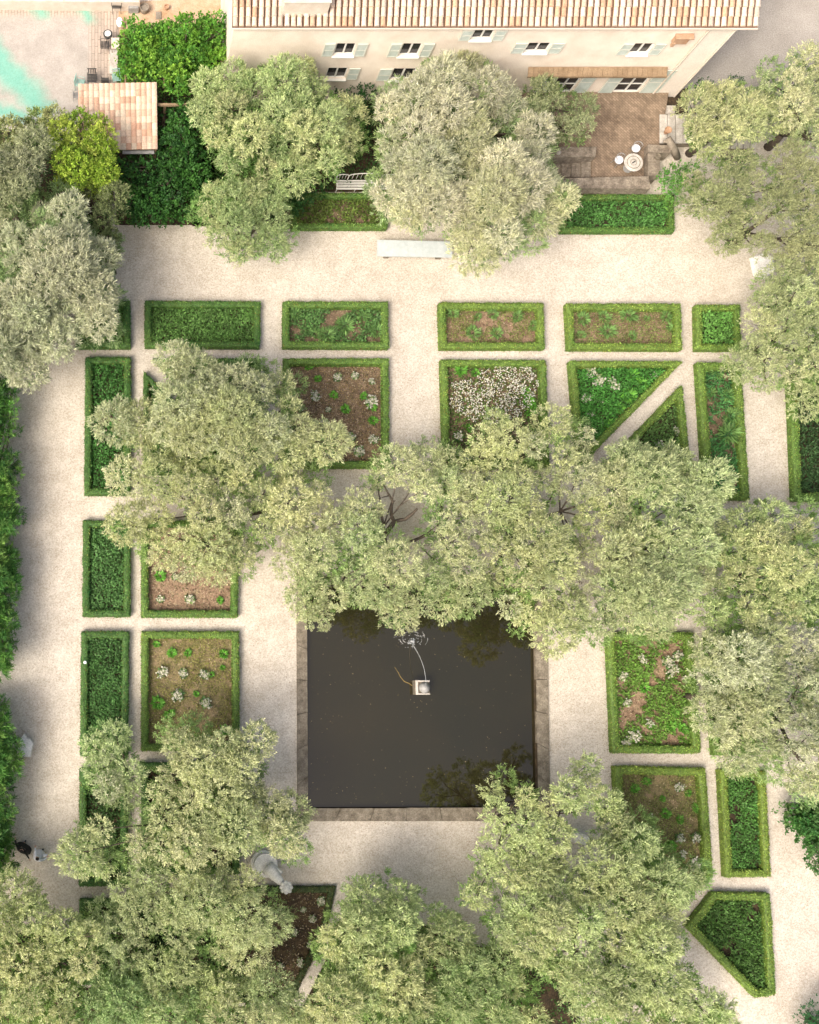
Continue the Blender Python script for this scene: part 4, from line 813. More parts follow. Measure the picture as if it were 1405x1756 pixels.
for i, (u0, u1) in enumerate(((997, 1014), (980, 997), (963, 980), (946, 963))):
    z = TZ - .11 * (i + 1) + .02; q = [W(u0 + .4, 270, z), W(u1, 270, z), W(u1, 303, z), W(u0 + .4, 303, z)]; mm = MB(); mm.quadbox(ccw([(p.x, p.y) for p in q]), -.05, z); mm.build('step', M['stonebrown'], sr, off=so3)
# slab roofed wall pieces
def slabs(pl, z, label, n, seed):
    o = empty('stone_slab_bench', tuple(W(*pl[0])[:2]) + (0,)); off = tuple(o.location); tag(o, label, 'bench'); q = [W(u, v, z) for u, v in pl]; random.seed(seed)
    mm = MB()
    for i in range(n):
        a, b_ = i / n, (i + 1) / n - .02; c = [q[0].lerp(q[1], a), q[0].lerp(q[1], b_), q[3].lerp(q[2], b_), q[3].lerp(q[2], a)]; mm.quadbox(ccw([(p.x, p.y) for p in c]), z - .07, z + random.uniform(-.006, .006))
    mm.build('slab_top', M['stonepale'], o, off=off)
    mm = MB(); P = ccw([(p.x, p.y) for p in q]); mm.quadbox(inset(P, .06), 0, z - .072); mm.build('base', M['stonebrown'], o, off=off); return o
slabs([(1132, 196), (1200, 196), (1200, 245), (1132, 245)], .6, 'pale grey slab topped platform with dark joints right of the brick terrace', 5, 2)
slabs([(1245, 232), (1300, 232), (1298, 254), (1243, 254)], .7, 'pale slab topped stone bench half hidden under the right olives', 5, 3)
wallpix('stone_planter', [(1246, 255), (1290, 255), (1288, 270), (1244, 270)], 0, .5, 'stonebrown', 'low brown stone wall just below the half hidden slab bench', 'wall')
wallpix('stone_pillar', [(1388, 186), (1394, 186), (1398, 252), (1386, 252)], 0, .9, 'trim', 'thin cream garden wall at the upper right under the olives', 'wall')
wallpix('doorstep', [(1142, 180), (1160, 180), (1158, 195), (1141, 195)], 0, .3, 'stonepale', 'small pale stone doorstep above the grey slab platform', 'step')
mm = MB(); P = ccw([tuple(W(u, v)[:2]) for u, v in [(1145, 160), (1180, 150), (1180, 195), (1140, 200)]]); mm.add([(p[0], p[1], .014) for p in P], [(0, 1, 2, 3)]); tag(mm.build('soil', M['soildark']), kind='structure')
# leaning log with terracotta pot
lp = empty('leaning_post', tuple(W(1155, 262)[:2]) + (0,)); lo = tuple(lp.location); tag(lp, 'weathered grey wooden stump with an orange clay pot on top by the terrace wall', 'post')
mm = MB(); mm.tube([W(1162, 270, .1), W(1156, 256, .8), W(1150, 244, 1.2), W(1146, 236, 1.3)], [.2, .22, .2, .16], 9); mm.tube([W(1150, 244, 1.2), W(1138, 242, 1.25)], [.12, .06], 6); mm.build('stump', M['woodgrey'], lp, off=lo, smooth=True)
mm = MB(); q = W(1143, 226, 1.2); mm.lathe((q.x, q.y, 1.15), [(.13, 0), (.19, .25), (.22, .3), (.18, .3), (.15, .22)], 14); mm.build('pot', M['terracotta'], lp, off=lo)
# table and chairs
q = W(1087, 278, TZ + .74); tb = empty('round_table', (q.x, q.y, TZ)); tag(tb, 'round grey mosaic topped garden table on the brick terrace', 'table')
mm = MB(); mm.lathe((0, 0, .70), [(.50, 0), (.56, .01), (.56, .035), (.54, .045), (.0, .045)], 28); mm.build('table_top', M['stonepale'], tb)
mm = MB(); mm.lathe((0, 0, .746), [(.40, 0), (.40, .006), (.36, .006), (.36, 0)], 28, cap=False); mm.lathe((0, 0, .746), [(.2, 0), (.2, .006), (.17, .006), (.17, 0)], 24, cap=False); mm.build('inlay_ring', M['stone'], tb)
mm = MB(); mm.lathe((0, 0, 0), [(.28, 0), (.26, .04), (.06, .1), (.05, .6), (.16, .7)], 14); mm.build('pedestal', M['greymetal'], tb)
mm = MB(); mm.box((0, 0, .018), (.24, .07, .035), .6, bev=.01); bk = mm.build('eyeglass_case', M['dark']); bk.location = (q.x, q.y, TZ + .752); tag(bk, 'small dark case lying on the round garden table', 'case')
def gchair(u, v, ang, label):
    q = W(u, v, TZ + .48); o = empty('garden_chair', (q.x, q.y, TZ), ang); tag(o, label, 'chair', 'white cushioned chairs at the terrace table')
    mm = MB(); mm.lathe((0, 0, .45), [(.22, 0), (.25, .02), (.245, .06), (.2, .075), (0, .075)], 20); mm.build('cushion', M['cloth_white'], o, smooth=False)
    mm = MB(); arc = [(.27 * math.cos(g), .27 * math.sin(g), .78) for g in [math.radians(x) for x in range(0, 181, 15)]]; mm.tube(arc, .018, 6)
    for g in range(0, 181, 30): gg = math.radians(g); mm.tube([(.25 * math.cos(gg), .25 * math.sin(gg), .42), (.27 * math.cos(gg), .27 * math.sin(gg), .78)], .01, 5)
    mm.build('backrest', M['greymetal'], o)
    mm = MB(); mm.lathe((0, 0, .42), [(.25, 0), (.25, .025), (.22, .025), (.22, 0)], 20); mm.build('seat_ring', M['greymetal'], o)
    for sx in (-1, 1):
        for sy in (-1, 1): mm = MB(); mm.tube([(sx * .15, sy * .15, .42), (sx * .2, sy * .2, 0)], .014, 6); mm.build('leg', M['greymetal'], o)
    return o
gchair(1091, 254, 0, 'white cushioned chair above the round terrace table'); gchair(1062, 274, .5, 'white cushioned chair left of the round terrace table')
q = W(1126, 270, 1.0); mm = MB(); mm.lathe((q.x, q.y, 1.0), [(.1, 0), (.16, .16), (.18, .2), (.14, .2), (.12, .1)], 14); tag(mm.build('plant_pot', M['stone']), 'small round empty pot on the stone pier by the terrace table', 'pot')
q = W(957, 263, 1.0); mm = MB(); mm.lathe((q.x, q.y, 1.0), [(.10, 0), (.14, .05), (.13, .16), (.06, .22), (0, .23)], 14); tag(mm.build('stone_ball', M['stonepale']), 'small pale stone finial at the left end of the steps parapet', 'finial')

# ------------------------------------------------------------------ tiled shed
SZ = 2.9; c0, c1, c2, c3 = W(134, 144, SZ), W(269, 141, SZ), W(270, 255, SZ - .75), W(136, 258, SZ - .75)
shed = empty('tiled_shed', ((c0.x + c1.x) / 2, (c0.y + c2.y) / 2, 0)); so4 = tuple(shed.location); tag(shed, 'small open garden shelter with a peach and cream tiled roof', 'shelter')
mm = MB(); random.seed(8); nc, nr = 15, 10; e1 = (c1 - c0); e2 = (c3 - c0)
nrm = e1.cross(-e2).normalized(); 
if nrm.z < 0: nrm = -nrm
for r in range(nr):
    for c in range(nc):
        a = c0 + e1 * (c / nc) + e2 * (r / nr); col = random.choice([(.66, .50, .37), (.64, .46, .34), (.56, .34, .23), (.60, .40, .28), (.68, .56, .42), (.67, .54, .40)]); bb = random.uniform(.85, 1.03); col = tuple(q * bb for q in col); vs = []
        for t, lift in ((0, .02), (1.08 / nr, .055)):
            for k in range(5): g = math.pi * k / 4; vs.append(a + e1 / nc * (.02 + .96 * k / 4) + e2 * t + nrm * (lift + .045 * math.sin(g)))
        mm.add(vs, [(k, k + 1, k + 6, k + 5) for k in range(4)] + [(5, 6, 7, 8, 9)], col)
ro = mm.build('roof', M['tile'], shed, off=so4)
mm = MB(); P = [c0, c1, c2, c3]; mm.add([tuple(p) for p in P] + [(p.x, p.y, p.z - .08) for p in P], [(0, 3, 2, 1), (4, 5, 6, 7), (0, 1, 5, 4), (1, 2, 6, 5), (2, 3, 7, 6), (3, 0, 4, 7)]); mm.build('roof_deck', M['wood'], ro, off=so4)
mm = MB(); mm.box(((c2.x + W(205, 258, 2).x) / 2, c2.y - .10, SZ - .95), (c2.x - W(205, 258, 2).x - .35, .2, .08), bev=.02); mm.build('gutter', M['greymetal'], shed, off=so4)
for p, zt in ((c0, SZ - .15), (c1, SZ - .15), (c2, SZ - .85), (c3, SZ - .85)):
    mm = MB(); cx = shed.location.x; mm.box((p.x + (.12 if p.x < cx else -.12), p.y + (.12 if p.y < shed.location.y else -.12), zt / 2), (.14, .14, zt)); mm.build('post', M['wood'], shed, off=so4)
# pergola under the vine
pg = empty('pergola', tuple(W(300, 110)[:2]) + (0,)); po = tuple(pg.location); tag(pg, 'brown timber pergola mostly buried under the bright green vine', 'pergola')
for i in range(6):
    u = 215 + i * 33; a, b_ = W(u, 40, 2.3), W(u, 150, 2.3); mm = MB(); mm.box(((a.x + b_.x) / 2, (a.y + b_.y) / 2, 2.3), (.1, a.y - b_.y, .14)); mm.build('rafter', M['wood'], pg, off=po)
a, b_ = W(262, 178, 2.4), W(320, 178, 2.4); mm = MB(); mm.box(((a.x + b_.x) / 2, a.y, 2.3), (b_.x - a.x, .14, .14)); mm.build('beam', M['wood'], pg, off=po)
for u, v in ((212, 45), (380, 45), (225, 150), (380, 150), (283, 178)): a = W(u, v, 2.2); mm = MB(); mm.box((a.x, a.y, 1.1), (.14, .14, 2.2)); mm.build('post', M['wood'], pg, off=po)

# ------------------------------------------------------------------ paved yard upper left, with turquoise stains
def yard_mat():
    m, n, b = newmat('yard_paving'); co = objco(n)
    br = n.nodes.new('ShaderNodeTexBrick'); br.inputs['Scale'].default_value = 1; br.inputs['Brick Width'].default_value = .9; br.inputs['Row Height'].default_value = .19; br.inputs['Mortar Size'].default_value = .014
    br.inputs['Color1'].default_value = (.42, .35, .29, 1); br.inputs['Color2'].default_value = (.34, .29, .24, 1); br.inputs['Mortar'].default_value = (.17, .14, .11, 1)
    mp = n.nodes.new('ShaderNodeMapping'); mp.inputs['Rotation'].default_value = (0, 0, math.radians(90)); n.links.new(co, mp.inputs[0]); n.links.new(mp.outputs[0], br.inputs['Vector'])
    pl = ramp(n, [(.35, (.31, .285, .25)), (.65, (.40, .37, .33))]); n.links.new(noise(n, co, .8, 6, .7), pl.inputs[0])
    sx = n.nodes.new('ShaderNodeSeparateXYZ'); n.links.new(co, sx.inputs[0])
    x, y = sx.outputs[0], sx.outputs[1]; wn = noise(n, co, .9, 4, .6); wo = math_(n, 'MULTIPLY', math_(n, 'SUBTRACT', wn, .5), 1.6)
    e = W(155, 60); e2_ = W(60, 26)
    mk = n.nodes.new('ShaderNodeMapRange'); n.links.new(math_(n, 'ADD', x, math_(n, 'MULTIPLY', wo, .15)), mk.inputs[0]); mk.inputs[1].default_value = e.x - .25; mk.inputs[2].default_value = e.x + .1
    mk2 = n.nodes.new('ShaderNodeMapRange'); n.links.new(math_(n, 'ADD', y, math_(n, 'MULTIPLY', wo, .2)), mk2.inputs[0]); mk2.inputs[1].default_value = e2_.y - .2; mk2.inputs[2].default_value = e2_.y + .2
    slat = math_(n, 'MAXIMUM', mk.outputs[0], mk2.outputs[0]); c = mixc(n, slat, pl.outputs[0], br.outputs[0])
    # turquoise band: distance from a line, warped by noise
    def band(p, q, wid, soft, x0=None):
        px, py, qx, qy = p.x, p.y, q.x, q.y; L = math.hypot(qx - px, qy - py); nx, ny = -(qy - py) / L, (qx - px) / L; tx, ty = (qx - px) / L, (qy - py) / L
        d = math_(n, 'ADD', math_(n, 'ADD', math_(n, 'MULTIPLY', x, nx), math_(n, 'MULTIPLY', y, ny)), -(px * nx + py * ny)); d = math_(n, 'ABSOLUTE', math_(n, 'ADD', d, math_(n, 'MULTIPLY', wo, .9)))
        s_ = math_(n, 'ADD', math_(n, 'ADD', math_(n, 'MULTIPLY', x, tx), math_(n, 'MULTIPLY', y, ty)), -(px * tx + py * ty) - L / 2); s_ = math_(n, 'SUBTRACT', math_(n, 'ABSOLUTE', math_(n, 'ADD', s_, wo)), L / 2); s_ = math_(n, 'MAXIMUM', s_, 0)
        dd = math_(n, 'SQRT', math_(n, 'ADD', math_(n, 'MULTIPLY', d, d), math_(n, 'MULTIPLY', s_, s_)))
        r = n.nodes.new('ShaderNodeMapRange'); r.interpolation_type = 'SMOOTHSTEP'; n.links.new(dd, r.inputs[0]); r.inputs[1].default_value = wid + soft; r.inputs[2].default_value = wid - soft; return r.outputs[0]
    b1 = band(W(-30, 75), W(68, 180), .75, .6); b2 = band(W(60, 12), W(72, 22), .35, .4); b3 = band(W(142, 12), W(156, 32), .3, .4); b4 = band(W(-40, 175), W(30, 200), .5, .5)
    mx = math_(n, 'MAXIMUM', math_(n, 'MAXIMUM', b1, b2), math_(n, 'MAXIMUM', b3, b4)); mo = math_(n, 'MULTIPLY', mx, ramp(n, [(.3, (.5, .5, .5)), (.6, (1, 1, 1))]).outputs[0] if False else .85)
    c = mixc(n, mo, c, mixc(n, noise(n, co, 2.2, 4), (.07, .33, .25), (.20, .46, .36)))
    g = ramp(n, [(.3, (.80, .78, .76)), (.6, (1.1, 1.1, 1.1))]); n.links.new(noise(n, co, 12, 5, .8), g.inputs[0])
    n.links.new(mixc(n, 1.0, c, g.outputs[0], 'MULTIPLY'), b.inputs['Base Color']); b.inputs['Roughness'].default_value = .8; return m
mm = MB(); P = ccw([tuple(W(u, v)[:2]) for u, v in [(-200, 1), (203, 4), (203, 215), (-200, 215)]]); mm.add([(p[0], p[1], .02) for p in P], [(0, 1, 2, 3)]); tag(mm.build('paved_yard', yard_mat()), kind='structure')
M['path_orange'] = rough_mat('warm_path', (.42, .27, .15), (.55, .42, .30), 1.5, 14, .3)
M['drive'] = rough_mat('drive_gravel', (.34, .31, .265), (.43, .395, .345), .5, 16, .4, .95, .4)
mm = MB(); P = ccw([tuple(W(u, v)[:2]) for u, v in [(1135, 150), (1170, 205), (1250, 215), (1800, 215), (1800, -400), (1135, -400)]]); mm.add([(p[0], p[1], .008) for p in P], [tuple(range(len(P)))]); tag(mm.build('courtyard', M['drive']), kind='structure')
mm = MB(); P = ccw([tuple(W(u, v)[:2]) for u, v in [(203.5, 4), (390, -5), (390, 60), (203.5, 60)]]); mm.add([(p[0], p[1], .016) for p in P], [(0, 1, 2, 3)]); tag(mm.build('path', M['path_orange']), kind='structure')
wallpix('courtyard_wall', [(-120, -14), (240, -12), (240, 3), (-120, -1)], 0, .9, 'trim', 'low cream capped wall along the top left edge of the picture', 'wall')
wallpix('stone_edging', [(188, 84), (203, 84), (202, 126), (188, 126)], 0, .25, 'stonepale', 'short pale stone ledge left of the vine', 'ledge')
# cafe furniture
def mchair(u, v, ang, mat, label, s=1.0):
    q = W(u, v, .45); o = empty('slatted_chair', (q.x, q.y, .02), ang); o.scale = (s, s, s); tag(o, label, 'chair', 'metal chairs around the paved yard')
    mm = MB()
    for i in range(6): mm.box((0, -.2 + i * .08, .45), (.46, .055, .02))
    mm.build('seat', M[mat], o)
    mm = MB()
    for i in range(5): mm.box((-.18 + i * .09, .25, .66), (.045, .02, .40))
    mm.box((0, .25, .88), (.48, .03, .05)); mm.build('backrest', M[mat], o)
    for sx in (-1, 1):
        for sy in (-1, 1): mm = MB(); mm.tube([(sx * .21, sy * .21, .45), (sx * .22, sy * .23, 0)], .015, 6); mm.build('leg', M[mat], o)
        mm = MB(); mm.tube([(sx * .24, .22, .45), (sx * .25, .2, .65), (sx * .25, -.2, .65), (sx * .23, -.2, .45)], .014, 6); mm.build('armrest', M[mat], o)
    return o
mchair(158, 135, 0, 'dark', 'dark slatted chair above the tiled shelter, between two teal chairs', 1.15)
mchair(180, 138, 3.1, 'dark', 'smaller dark slatted chair directly above the tiled shelter roof', .9)
mchair(137, 143, 1.3, 'teal', 'teal metal chair at the left corner of the tiled shelter', 1.1)
mchair(200, 133, .1, 'teal', 'teal metal chair beside the vine above the tiled shelter', 1.05)
mchair(131, 162, 1.57, 'greymetal', 'grey metal chair tucked against the left side of the tiled shelter', .8)
mchair(180, 78, 1.57, 'dark', 'dark metal chair below the round grill', 1.1)
mchair(200, 9, 0, 'dark', 'dark metal chair against the low wall at the top edge', 1.2)
def rbox(u, v, w_, d_, h_, mat, name, label, cat):
    q = W(u, v, h_); mm = MB(); mm.box((0, 0, h_ / 2), (w_, d_, h_), bev=.02); mm.box((0, 0, h_ + .006), (w_ * .8, d_ * .7, .012)); o = mm.build(name, M[mat]); o.location = (q.x, q.y, .02); tag(o, label, cat); return o
rbox(229, 9, .62, .38, .5, 'greymetal', 'planter_box', 'grey metal planter box against the low wall at the top edge', 'planter')
q = W(248, 11, .45); mm = MB(); mm.lathe((q.x, q.y, .02), [(.22, 0), (.27, .25), (.28, .42), (.24, .42), (.22, .32)], 20); tag(mm.build('round_pot', M['woodgrey']), 'dark round tub beside the grey planter at the top edge', 'pot')
q = W(185, 57, .8); gr = empty('kettle_grill', (q.x, q.y, .02)); tag(gr, 'round black kettle grill with a white inner bowl on the paved yard', 'grill')
mm = MB(); mm.lathe((0, 0, 0), [(.05, .45), (.2, .5), (.27, .65), (.28, .75), (.20, .77)], 22); mm.build('bowl', M['dark'], gr)
mm = MB(); mm.lathe((0, 0, 0), [(.19, .74), (.19, .80), (.1, .83), (0, .84)], 20); mm.build('lid', M['white'], gr)
for k in range(3): g = k * 2.09; mm = MB(); mm.tube([(.1 * math.cos(g), .1 * math.sin(g), .5), (.25 * math.cos(g), .25 * math.sin(g), 0)], .014, 6); mm.build('leg', M['dark'], gr)
q = W(205, 37, .5); sk = empty('covered_stool', (q.x, q.y, .02)); tag(sk, 'white covered stool above the round grill beside the vine', 'stool')
mm = MB(); mm.lathe((0, 0, .4), [(.2, 0), (.24, .05), (.2, .12), (0, .13)], 18); mm.v = [(x * .8, y * 1.35, z) for x, y, z in mm.v]; mm.build('seat', M['cloth_white'], sk)
for k in range(4): g = k * 1.57 + .78; mm = MB(); mm.tube([(.14 * math.cos(g), .2 * math.sin(g), .4), (.16 * math.cos(g), .24 * math.sin(g), 0)], .015, 6); mm.build('leg', M['dark'], sk)
q = W(198, 74, .7); tt = empty('side_table', (q.x, q.y, .02)); tag(tt, 'small pale table set with crockery against the left side of the vine', 'table')
mm = MB(); mm.box((0, 0, .7), (.5, .7, .04), bev=.01); mm.build('table_top', M['trim'], tt)
for sx in (-1, 1):
    for sy in (-1, 1): mm = MB(); mm.box((sx * .2, sy * .3, .34), (.04, .04, .68)); mm.build('leg', M['wood'], tt)
for dx, dy, s_ in ((-.1, .2, .07), (.1, .0, .06), (.08, -.2, .05)):
    mm = MB(); mm.lathe((0, 0, 0), [(s_ * .6, 0), (s_, .03), (s_ * .9, .03), (s_ * .5, .01)], 14); b2 = mm.build('bowl', M['white']); b2.location = (q.x + dx, q.y + dy, .742)
    tag(b2, {.07: 'largest white bowl at the upper end of the small pale table', .06: 'white bowl in the middle of the small pale table', .05: 'smallest white bowl at the lower end of the small pale table'}[s_], 'bowl')
q = W(272, 26, .05); mm = MB(); mm.box((q.x, q.y, .04), (.35, .5, .05), bev=.01); tag(mm.build('door_mat', M['woodgrey']), 'small brown mat on the orange path above the vine', 'mat')
q = W(286, 10, .3); mm = MB(); mm.lathe((q.x, q.y, .016), [(.1, 0), (.14, .2), (.16, .26), (.12, .26), (.1, .2)], 14); tag(mm.build('plant_pot', M['terracotta']), 'small clay pot on the orange path at the top edge', 'pot')

# ------------------------------------------------------------------ slab table, white bench, stones
za = .72; q = [W(647, 411, za), W(776, 414, za), W(776, 441, za), W(647, 439, za)]; c = sum((p for p in q), Vector()) / 4
st = empty('stone_table', (c.x, c.y, 0)); tag(st, 'long pale bluish slab table on the gravel half hidden by the big silver olive', 'table'); so5 = tuple(st.location)
mm = MB(); P = ccw([(p.x, p.y) for p in q]); mm.quadbox(P, za - .07, za); mm.build('table_top', M['slab'], st, off=so5)
for t in (.15, .85):
    p = q[0].lerp(q[1], t); p2 = q[3].lerp(q[2], t); mm = MB(); mm.box(((p.x + p2.x) / 2, (p.y + p2.y) / 2, .32), (.3, .65, .64), bev=.02); mm.build('leg', M['stone'], st, off=so5)
q = W(626, 323, .45); wb = empty('garden_bench', (q.x, q.y, 0)); tag(wb, 'white iron garden bench with an arched back above the brownish bed', 'bench')
mm = MB(); Lb_ = 3.4
for i in range(5): mm.box((0, .1 + i * .1, .45), (Lb_, .05, .03))
mm.build('seat', M['white'], wb)
mm = MB(); mm.box((0, -.02, .45), (Lb_, .06, .06)); mm.build('front_rail', M['white'], wb)
mm = MB()
for k, (xa, xb2) in enumerate(((-1.7, -1.0), (-1.0, 1.0), (1.0, 1.7))):
    mid = (xa + xb2) / 2; hh = (xb2 - xa) / 2; up = .28 if k == 1 else .16
    arc = [(mid - hh * math.cos(g), .62 + .0 * g, .80 + up * math.sin(g)) for g in [math.pi * i / 12 for i in range(13)]]; mm.tube(arc, .03, 6)
    for i in range(1, 8 if k == 1 else 4):
        x = xa + (xb2 - xa) * i / (8 if k == 1 else 4); g = math.acos(max(-1, min(1, (mid - x) / hh))); mm.tube([(x, .62, .45), (x, .62, .80 + up * math.sin(g))], .012, 5)
for x in (-1.7, -1.0, 1.0, 1.7): mm.tube([(x, .62, 0), (x, .62, .85)], .028, 6)
mm.build('backrest', M['white'], wb)
for x in (-1.65, -.55, .55, 1.65): mm = MB(); mm.tube([(x, 0, .45), (x, 0, 0)], .025, 6); mm.build('leg', M['white'], wb)
for x in (-1.7, 1.7): mm = MB(); mm.tube([(x, .62, .68), (x, .02, .68), (x, .0, .45)], .022, 6); mm.build('armrest', M['white'], wb)
# rough white stone by the conifer hedge
def rock(name, pl, z, mat, label, cat, seed, pilot=.05):
    random.seed(seed); P = ccw([tuple(W(u, v, z)[:2]) for u, v in pl]); c = (sum(p[0] for p in P) / len(P), sum(p[1] for p in P) / len(P)); n = len(P); mm = MB(); rings = [(1.02, 0), (1.0, z * .5), (.97, z * .9), (.9, z), (.45, z * 1.04)]
    vs = []
    for s_, zz in rings:
        for p in P: vs.append((c[0] + (p[0] - c[0]) * s_ + random.uniform(-.015, .015), c[1] + (p[1] - c[1]) * s_ + random.uniform(-.015, .015), zz + random.uniform(-.02, .02) * (zz > 0)))
    vs.append((c[0], c[1], z * 1.05)); fs = []
    for r in range(len(rings) - 1):
        for i in range(n): fs.append((r * n + i, r * n + (i + 1) % n, (r + 1) * n + (i + 1) % n, (r + 1) * n + i))
    for i in range(n): fs.append(((len(rings) - 1) * n + i, (len(rings) - 1) * n + (i + 1) % n, len(vs) - 1))
    mm.add(vs, fs); o = mm.build(name, M[mat]); tag(o, label, cat); return o
rock('carved_stone', [(31, 1271), (41, 1258), (46, 1266), (51, 1267), (57, 1276), (55, 1286), (52, 1299), (40, 1299), (29, 1298), (30, 1284)], .5, 'stonewhite', 'scalloped white stone block beside the conifer hedge and wide path', 'stone', 4)
rock('white_block', [(1290, 440), (1312, 432), (1328, 440), (1330, 462), (1315, 476), (1296, 470)], .25, 'stonewhite', 'sun patch on the gravel, built as a flat white stone, under the upper right olives', 'stone', 6)  # patch of sunlight on the gravel, put in as a white block
rock('white_block', [(984, 1428), (1006, 1430), (1014, 1438), (1006, 1450), (986, 1446)], 1.2, 'stonewhite', 'white stone block glimpsed through the lower right olive', 'stone', 7)
# toppled stone ornament seen through the lower left olive
so_ = W(452, 1480); sr = empty('stone_ornament', (so_.x, so_.y, 0)); tag(sr, 'weathered white stone garden figure on a round base seen through the lower left olive', 'sculpture')
mm = MB(); mm.lathe((0, 0, 0), [(.72, 0), (.74, .3), (.70, .36), (.62, .4), (.60, .85), (.66, .92), (.64, 1.0), (.2, 1.03)], 26, jit=.012); mm.build('base', M['stonewhite'], sr)
d = (W(482, 1512) - so_).normalized(); t0 = Vector((0, 0, 1.0)); mm = MB()
mm.tube([d * .15 + Vector((0, 0, 1.0)), d * .45 + Vector((0, 0, 1.15)), d * .8 + Vector((0, 0, 1.35)), d * 1.1 + Vector((0, 0, 1.55))], [.42, .36, .28, .2], 14); mm.tube([d * .3 + Vector((.3, .1, 1.1)), d * .8 + Vector((.28, .25, 1.3))], [.13, .09], 8); mm.build('figure', M['stonewhite'], sr, smooth=True)
mm = MB(); hp = d * 1.42
for k in range(8): g = k * .785; mm.lathe((hp.x + .25 * math.cos(g), hp.y + .25 * math.sin(g), 1.55), [(.06, 0), (.13, .08), (.12, .18), (.04, .24)], 8, jit=.1)
mm.lathe((hp.x, hp.y, 1.45), [(.2, 0), (.3, .12), (.26, .3), (.12, .42), (0, .44)], 16, jit=.05); mm.build('carved_head', M['stonewhite'], sr)
# globe lamp on hedge
q = W(146, 1136, .6); mm = MB(); mm.lathe((q.x, q.y, .5), [(.02, 0), (.075, .05), (.095, .1), (.075, .16), (0, .19)], 14); tag(mm.build('garden_ball', M['ball']), 'tiny white ball sitting on the hedge left of the pool', 'ball')

# ------------------------------------------------------------------ fountain
q = W(724, 1179, .25); fo = empty('fountain', (q.x, q.y, -.22)); tag(fo, 'square stone fountain block standing in the pool and spouting water', 'fountain')
mm = MB(); mm.box((0, 0, .12), (.80, .80, .9), bev=.02); mm.build('block', M['stone'], fo)
mm = MB(); mm.box((-.33, 0, .61), (.14, .82, .08), bev=.02); mm.box((.07, -.36, .61), (.66, .09, .08), bev=.02); mm.box((.07, .36, .61), (.66, .09, .08), bev=.02); mm.build('rim', M['stonepale'], fo)
mm = MB(); mm.lathe((.08, -.02, .57), [(.30, 0), (.32, .1), (.22, .28), (.12, .36), (.05, .4)], 18, jit=.04); mm.build('carved_spout', M['greymetal'], fo, smooth=True)
e0 = Vector((.08, .1, .95)); pe = W(706, 1103, -.2) - Vector(fo.location); pe.z = .03
mm = MB(); arc = []
for i in range(15):
    t = i / 14; p = e0.lerp(pe, t); p.z += 4 * .75 * t * (1 - t); arc.append(p)
mm.tube(arc, [.008 + .009 * abs(math.sin(i * 1.9)) * .6 + .03 * (i / 14) ** 4 for i in range(15)], 6); jet = mm.build('water_jet', M['spray'], fo, smooth=True)
fl = Vector(fo.location); rng = np.random.default_rng(8); mm = MB(); P0 = pe + fl
for i in range(110):
    g = rng.uniform(0, 6.28); r_ = abs(rng.normal(0, .16)) if i < 60 else rng.uniform(.2, .95)
    x = P0.x + r_ * math.cos(g) * 1.1; y = P0.y + r_ * math.sin(g) * .7 + (.28 if i >= 60 else .1); s_ = rng.uniform(.008, .024) * (1.7 if i < 60 else 1)
    mm.lathe((x, y, -.219 + rng.uniform(0, .12) * (i < 60)), [(s_ * .6, 0), (s_, s_ * .6), (0, s_ * 1.2)], 5)
for k in range(16):
    g0 = rng.uniform(0, 6.28); r_ = rng.uniform(.25, .95); L = rng.uniform(.2, .7); mm.tube([(P0.x + r_ * math.cos(g0 + L * i / 5) * 1.05, P0.y + .25 + r_ * math.sin(g0 + L * i / 5) * .7, -.215) for i in range(6)], .009, 4)
tag(mm.build('splash', M['spray']), 'white splash and foam where the jet lands in the pool', 'splash', kind='stuff')
mm = MB(); M['yellow'] = rough_mat('yellow_hose', (.20, .14, .04), (.26, .19, .06), 4, 20, .2)
mm.tube([W(707, 1176, -.19), W(702, 1172, -.19), W(694, 1169, -.2), W(687, 1161, -.21), W(683, 1153, -.215), W(677, 1144, -.22)], [.022, .022, .02, .018, .014, .008], 6); tag(mm.build('hose', M['yellow']), 'yellowish hose curving through the water from the fountain block', 'hose')
rng = np.random.default_rng(12); n = 170; xs = rng.uniform(530, 915, n); ys = rng.uniform(1085, 1380, n) ** 1; P3 = np.array([tuple(W(a, b2, -.214)) for a, b2 in zip(xs, ys)]); D = rng.normal(0, 1, (n, 3)); D[:, 2] = 0; N = np.zeros((n, 3)); N[:, 2] = 1
tag(leafmesh('floating_leaf', quads(P3, D, N, rng.uniform(.03, .09, n), rng.uniform(.02, .05, n), rng), np.tile(np.array([[.30, .24, .13]]), (n, 1)) * rng.uniform(.4, 1.2, (n, 1)), M['leaf']), 'tiny pale leaves and specks floating on the pool', 'leaves', kind='stuff')

# ------------------------------------------------------------------ people
def skin_mesh(name, chains, mat, parent, sub=1, root=0):
    """chains: list of [(x,y,z,r),...]; points shared by value join the skeleton"""
    bm = bmesh.new(); lay = bm.verts.layers.skin.verify(); idx = {}
    def vtx(p):
        k = tuple(round(a, 4) for a in p[:3])
        if k not in idx: v = bm.verts.new(p[:3]); v[lay].radius = (p[3], p[3]); idx[k] = v
        return idx[k]
    first = vtx(chains[0][0]); first[lay].use_root = True
    for ch in chains:
        for a, b_ in zip(ch, ch[1:]):
            va, vb = vtx(a), vtx(b_)
            if va is not vb and bm.edges.get((va, vb)) is None: bm.edges.new((va, vb))
    me = bpy.data.meshes.new(name); bm.to_mesh(me); bm.free(); me.materials.append(mat); o = bpy.data.objects.new(name, me); COL.objects.link(o); o.parent = parent
    md = o.modifiers.new('skin', 'SKIN'); md.use_smooth_shade = True; s_ = o.modifiers.new('sub', 'SUBSURF'); s_.levels = sub; s_.render_levels = sub; return o
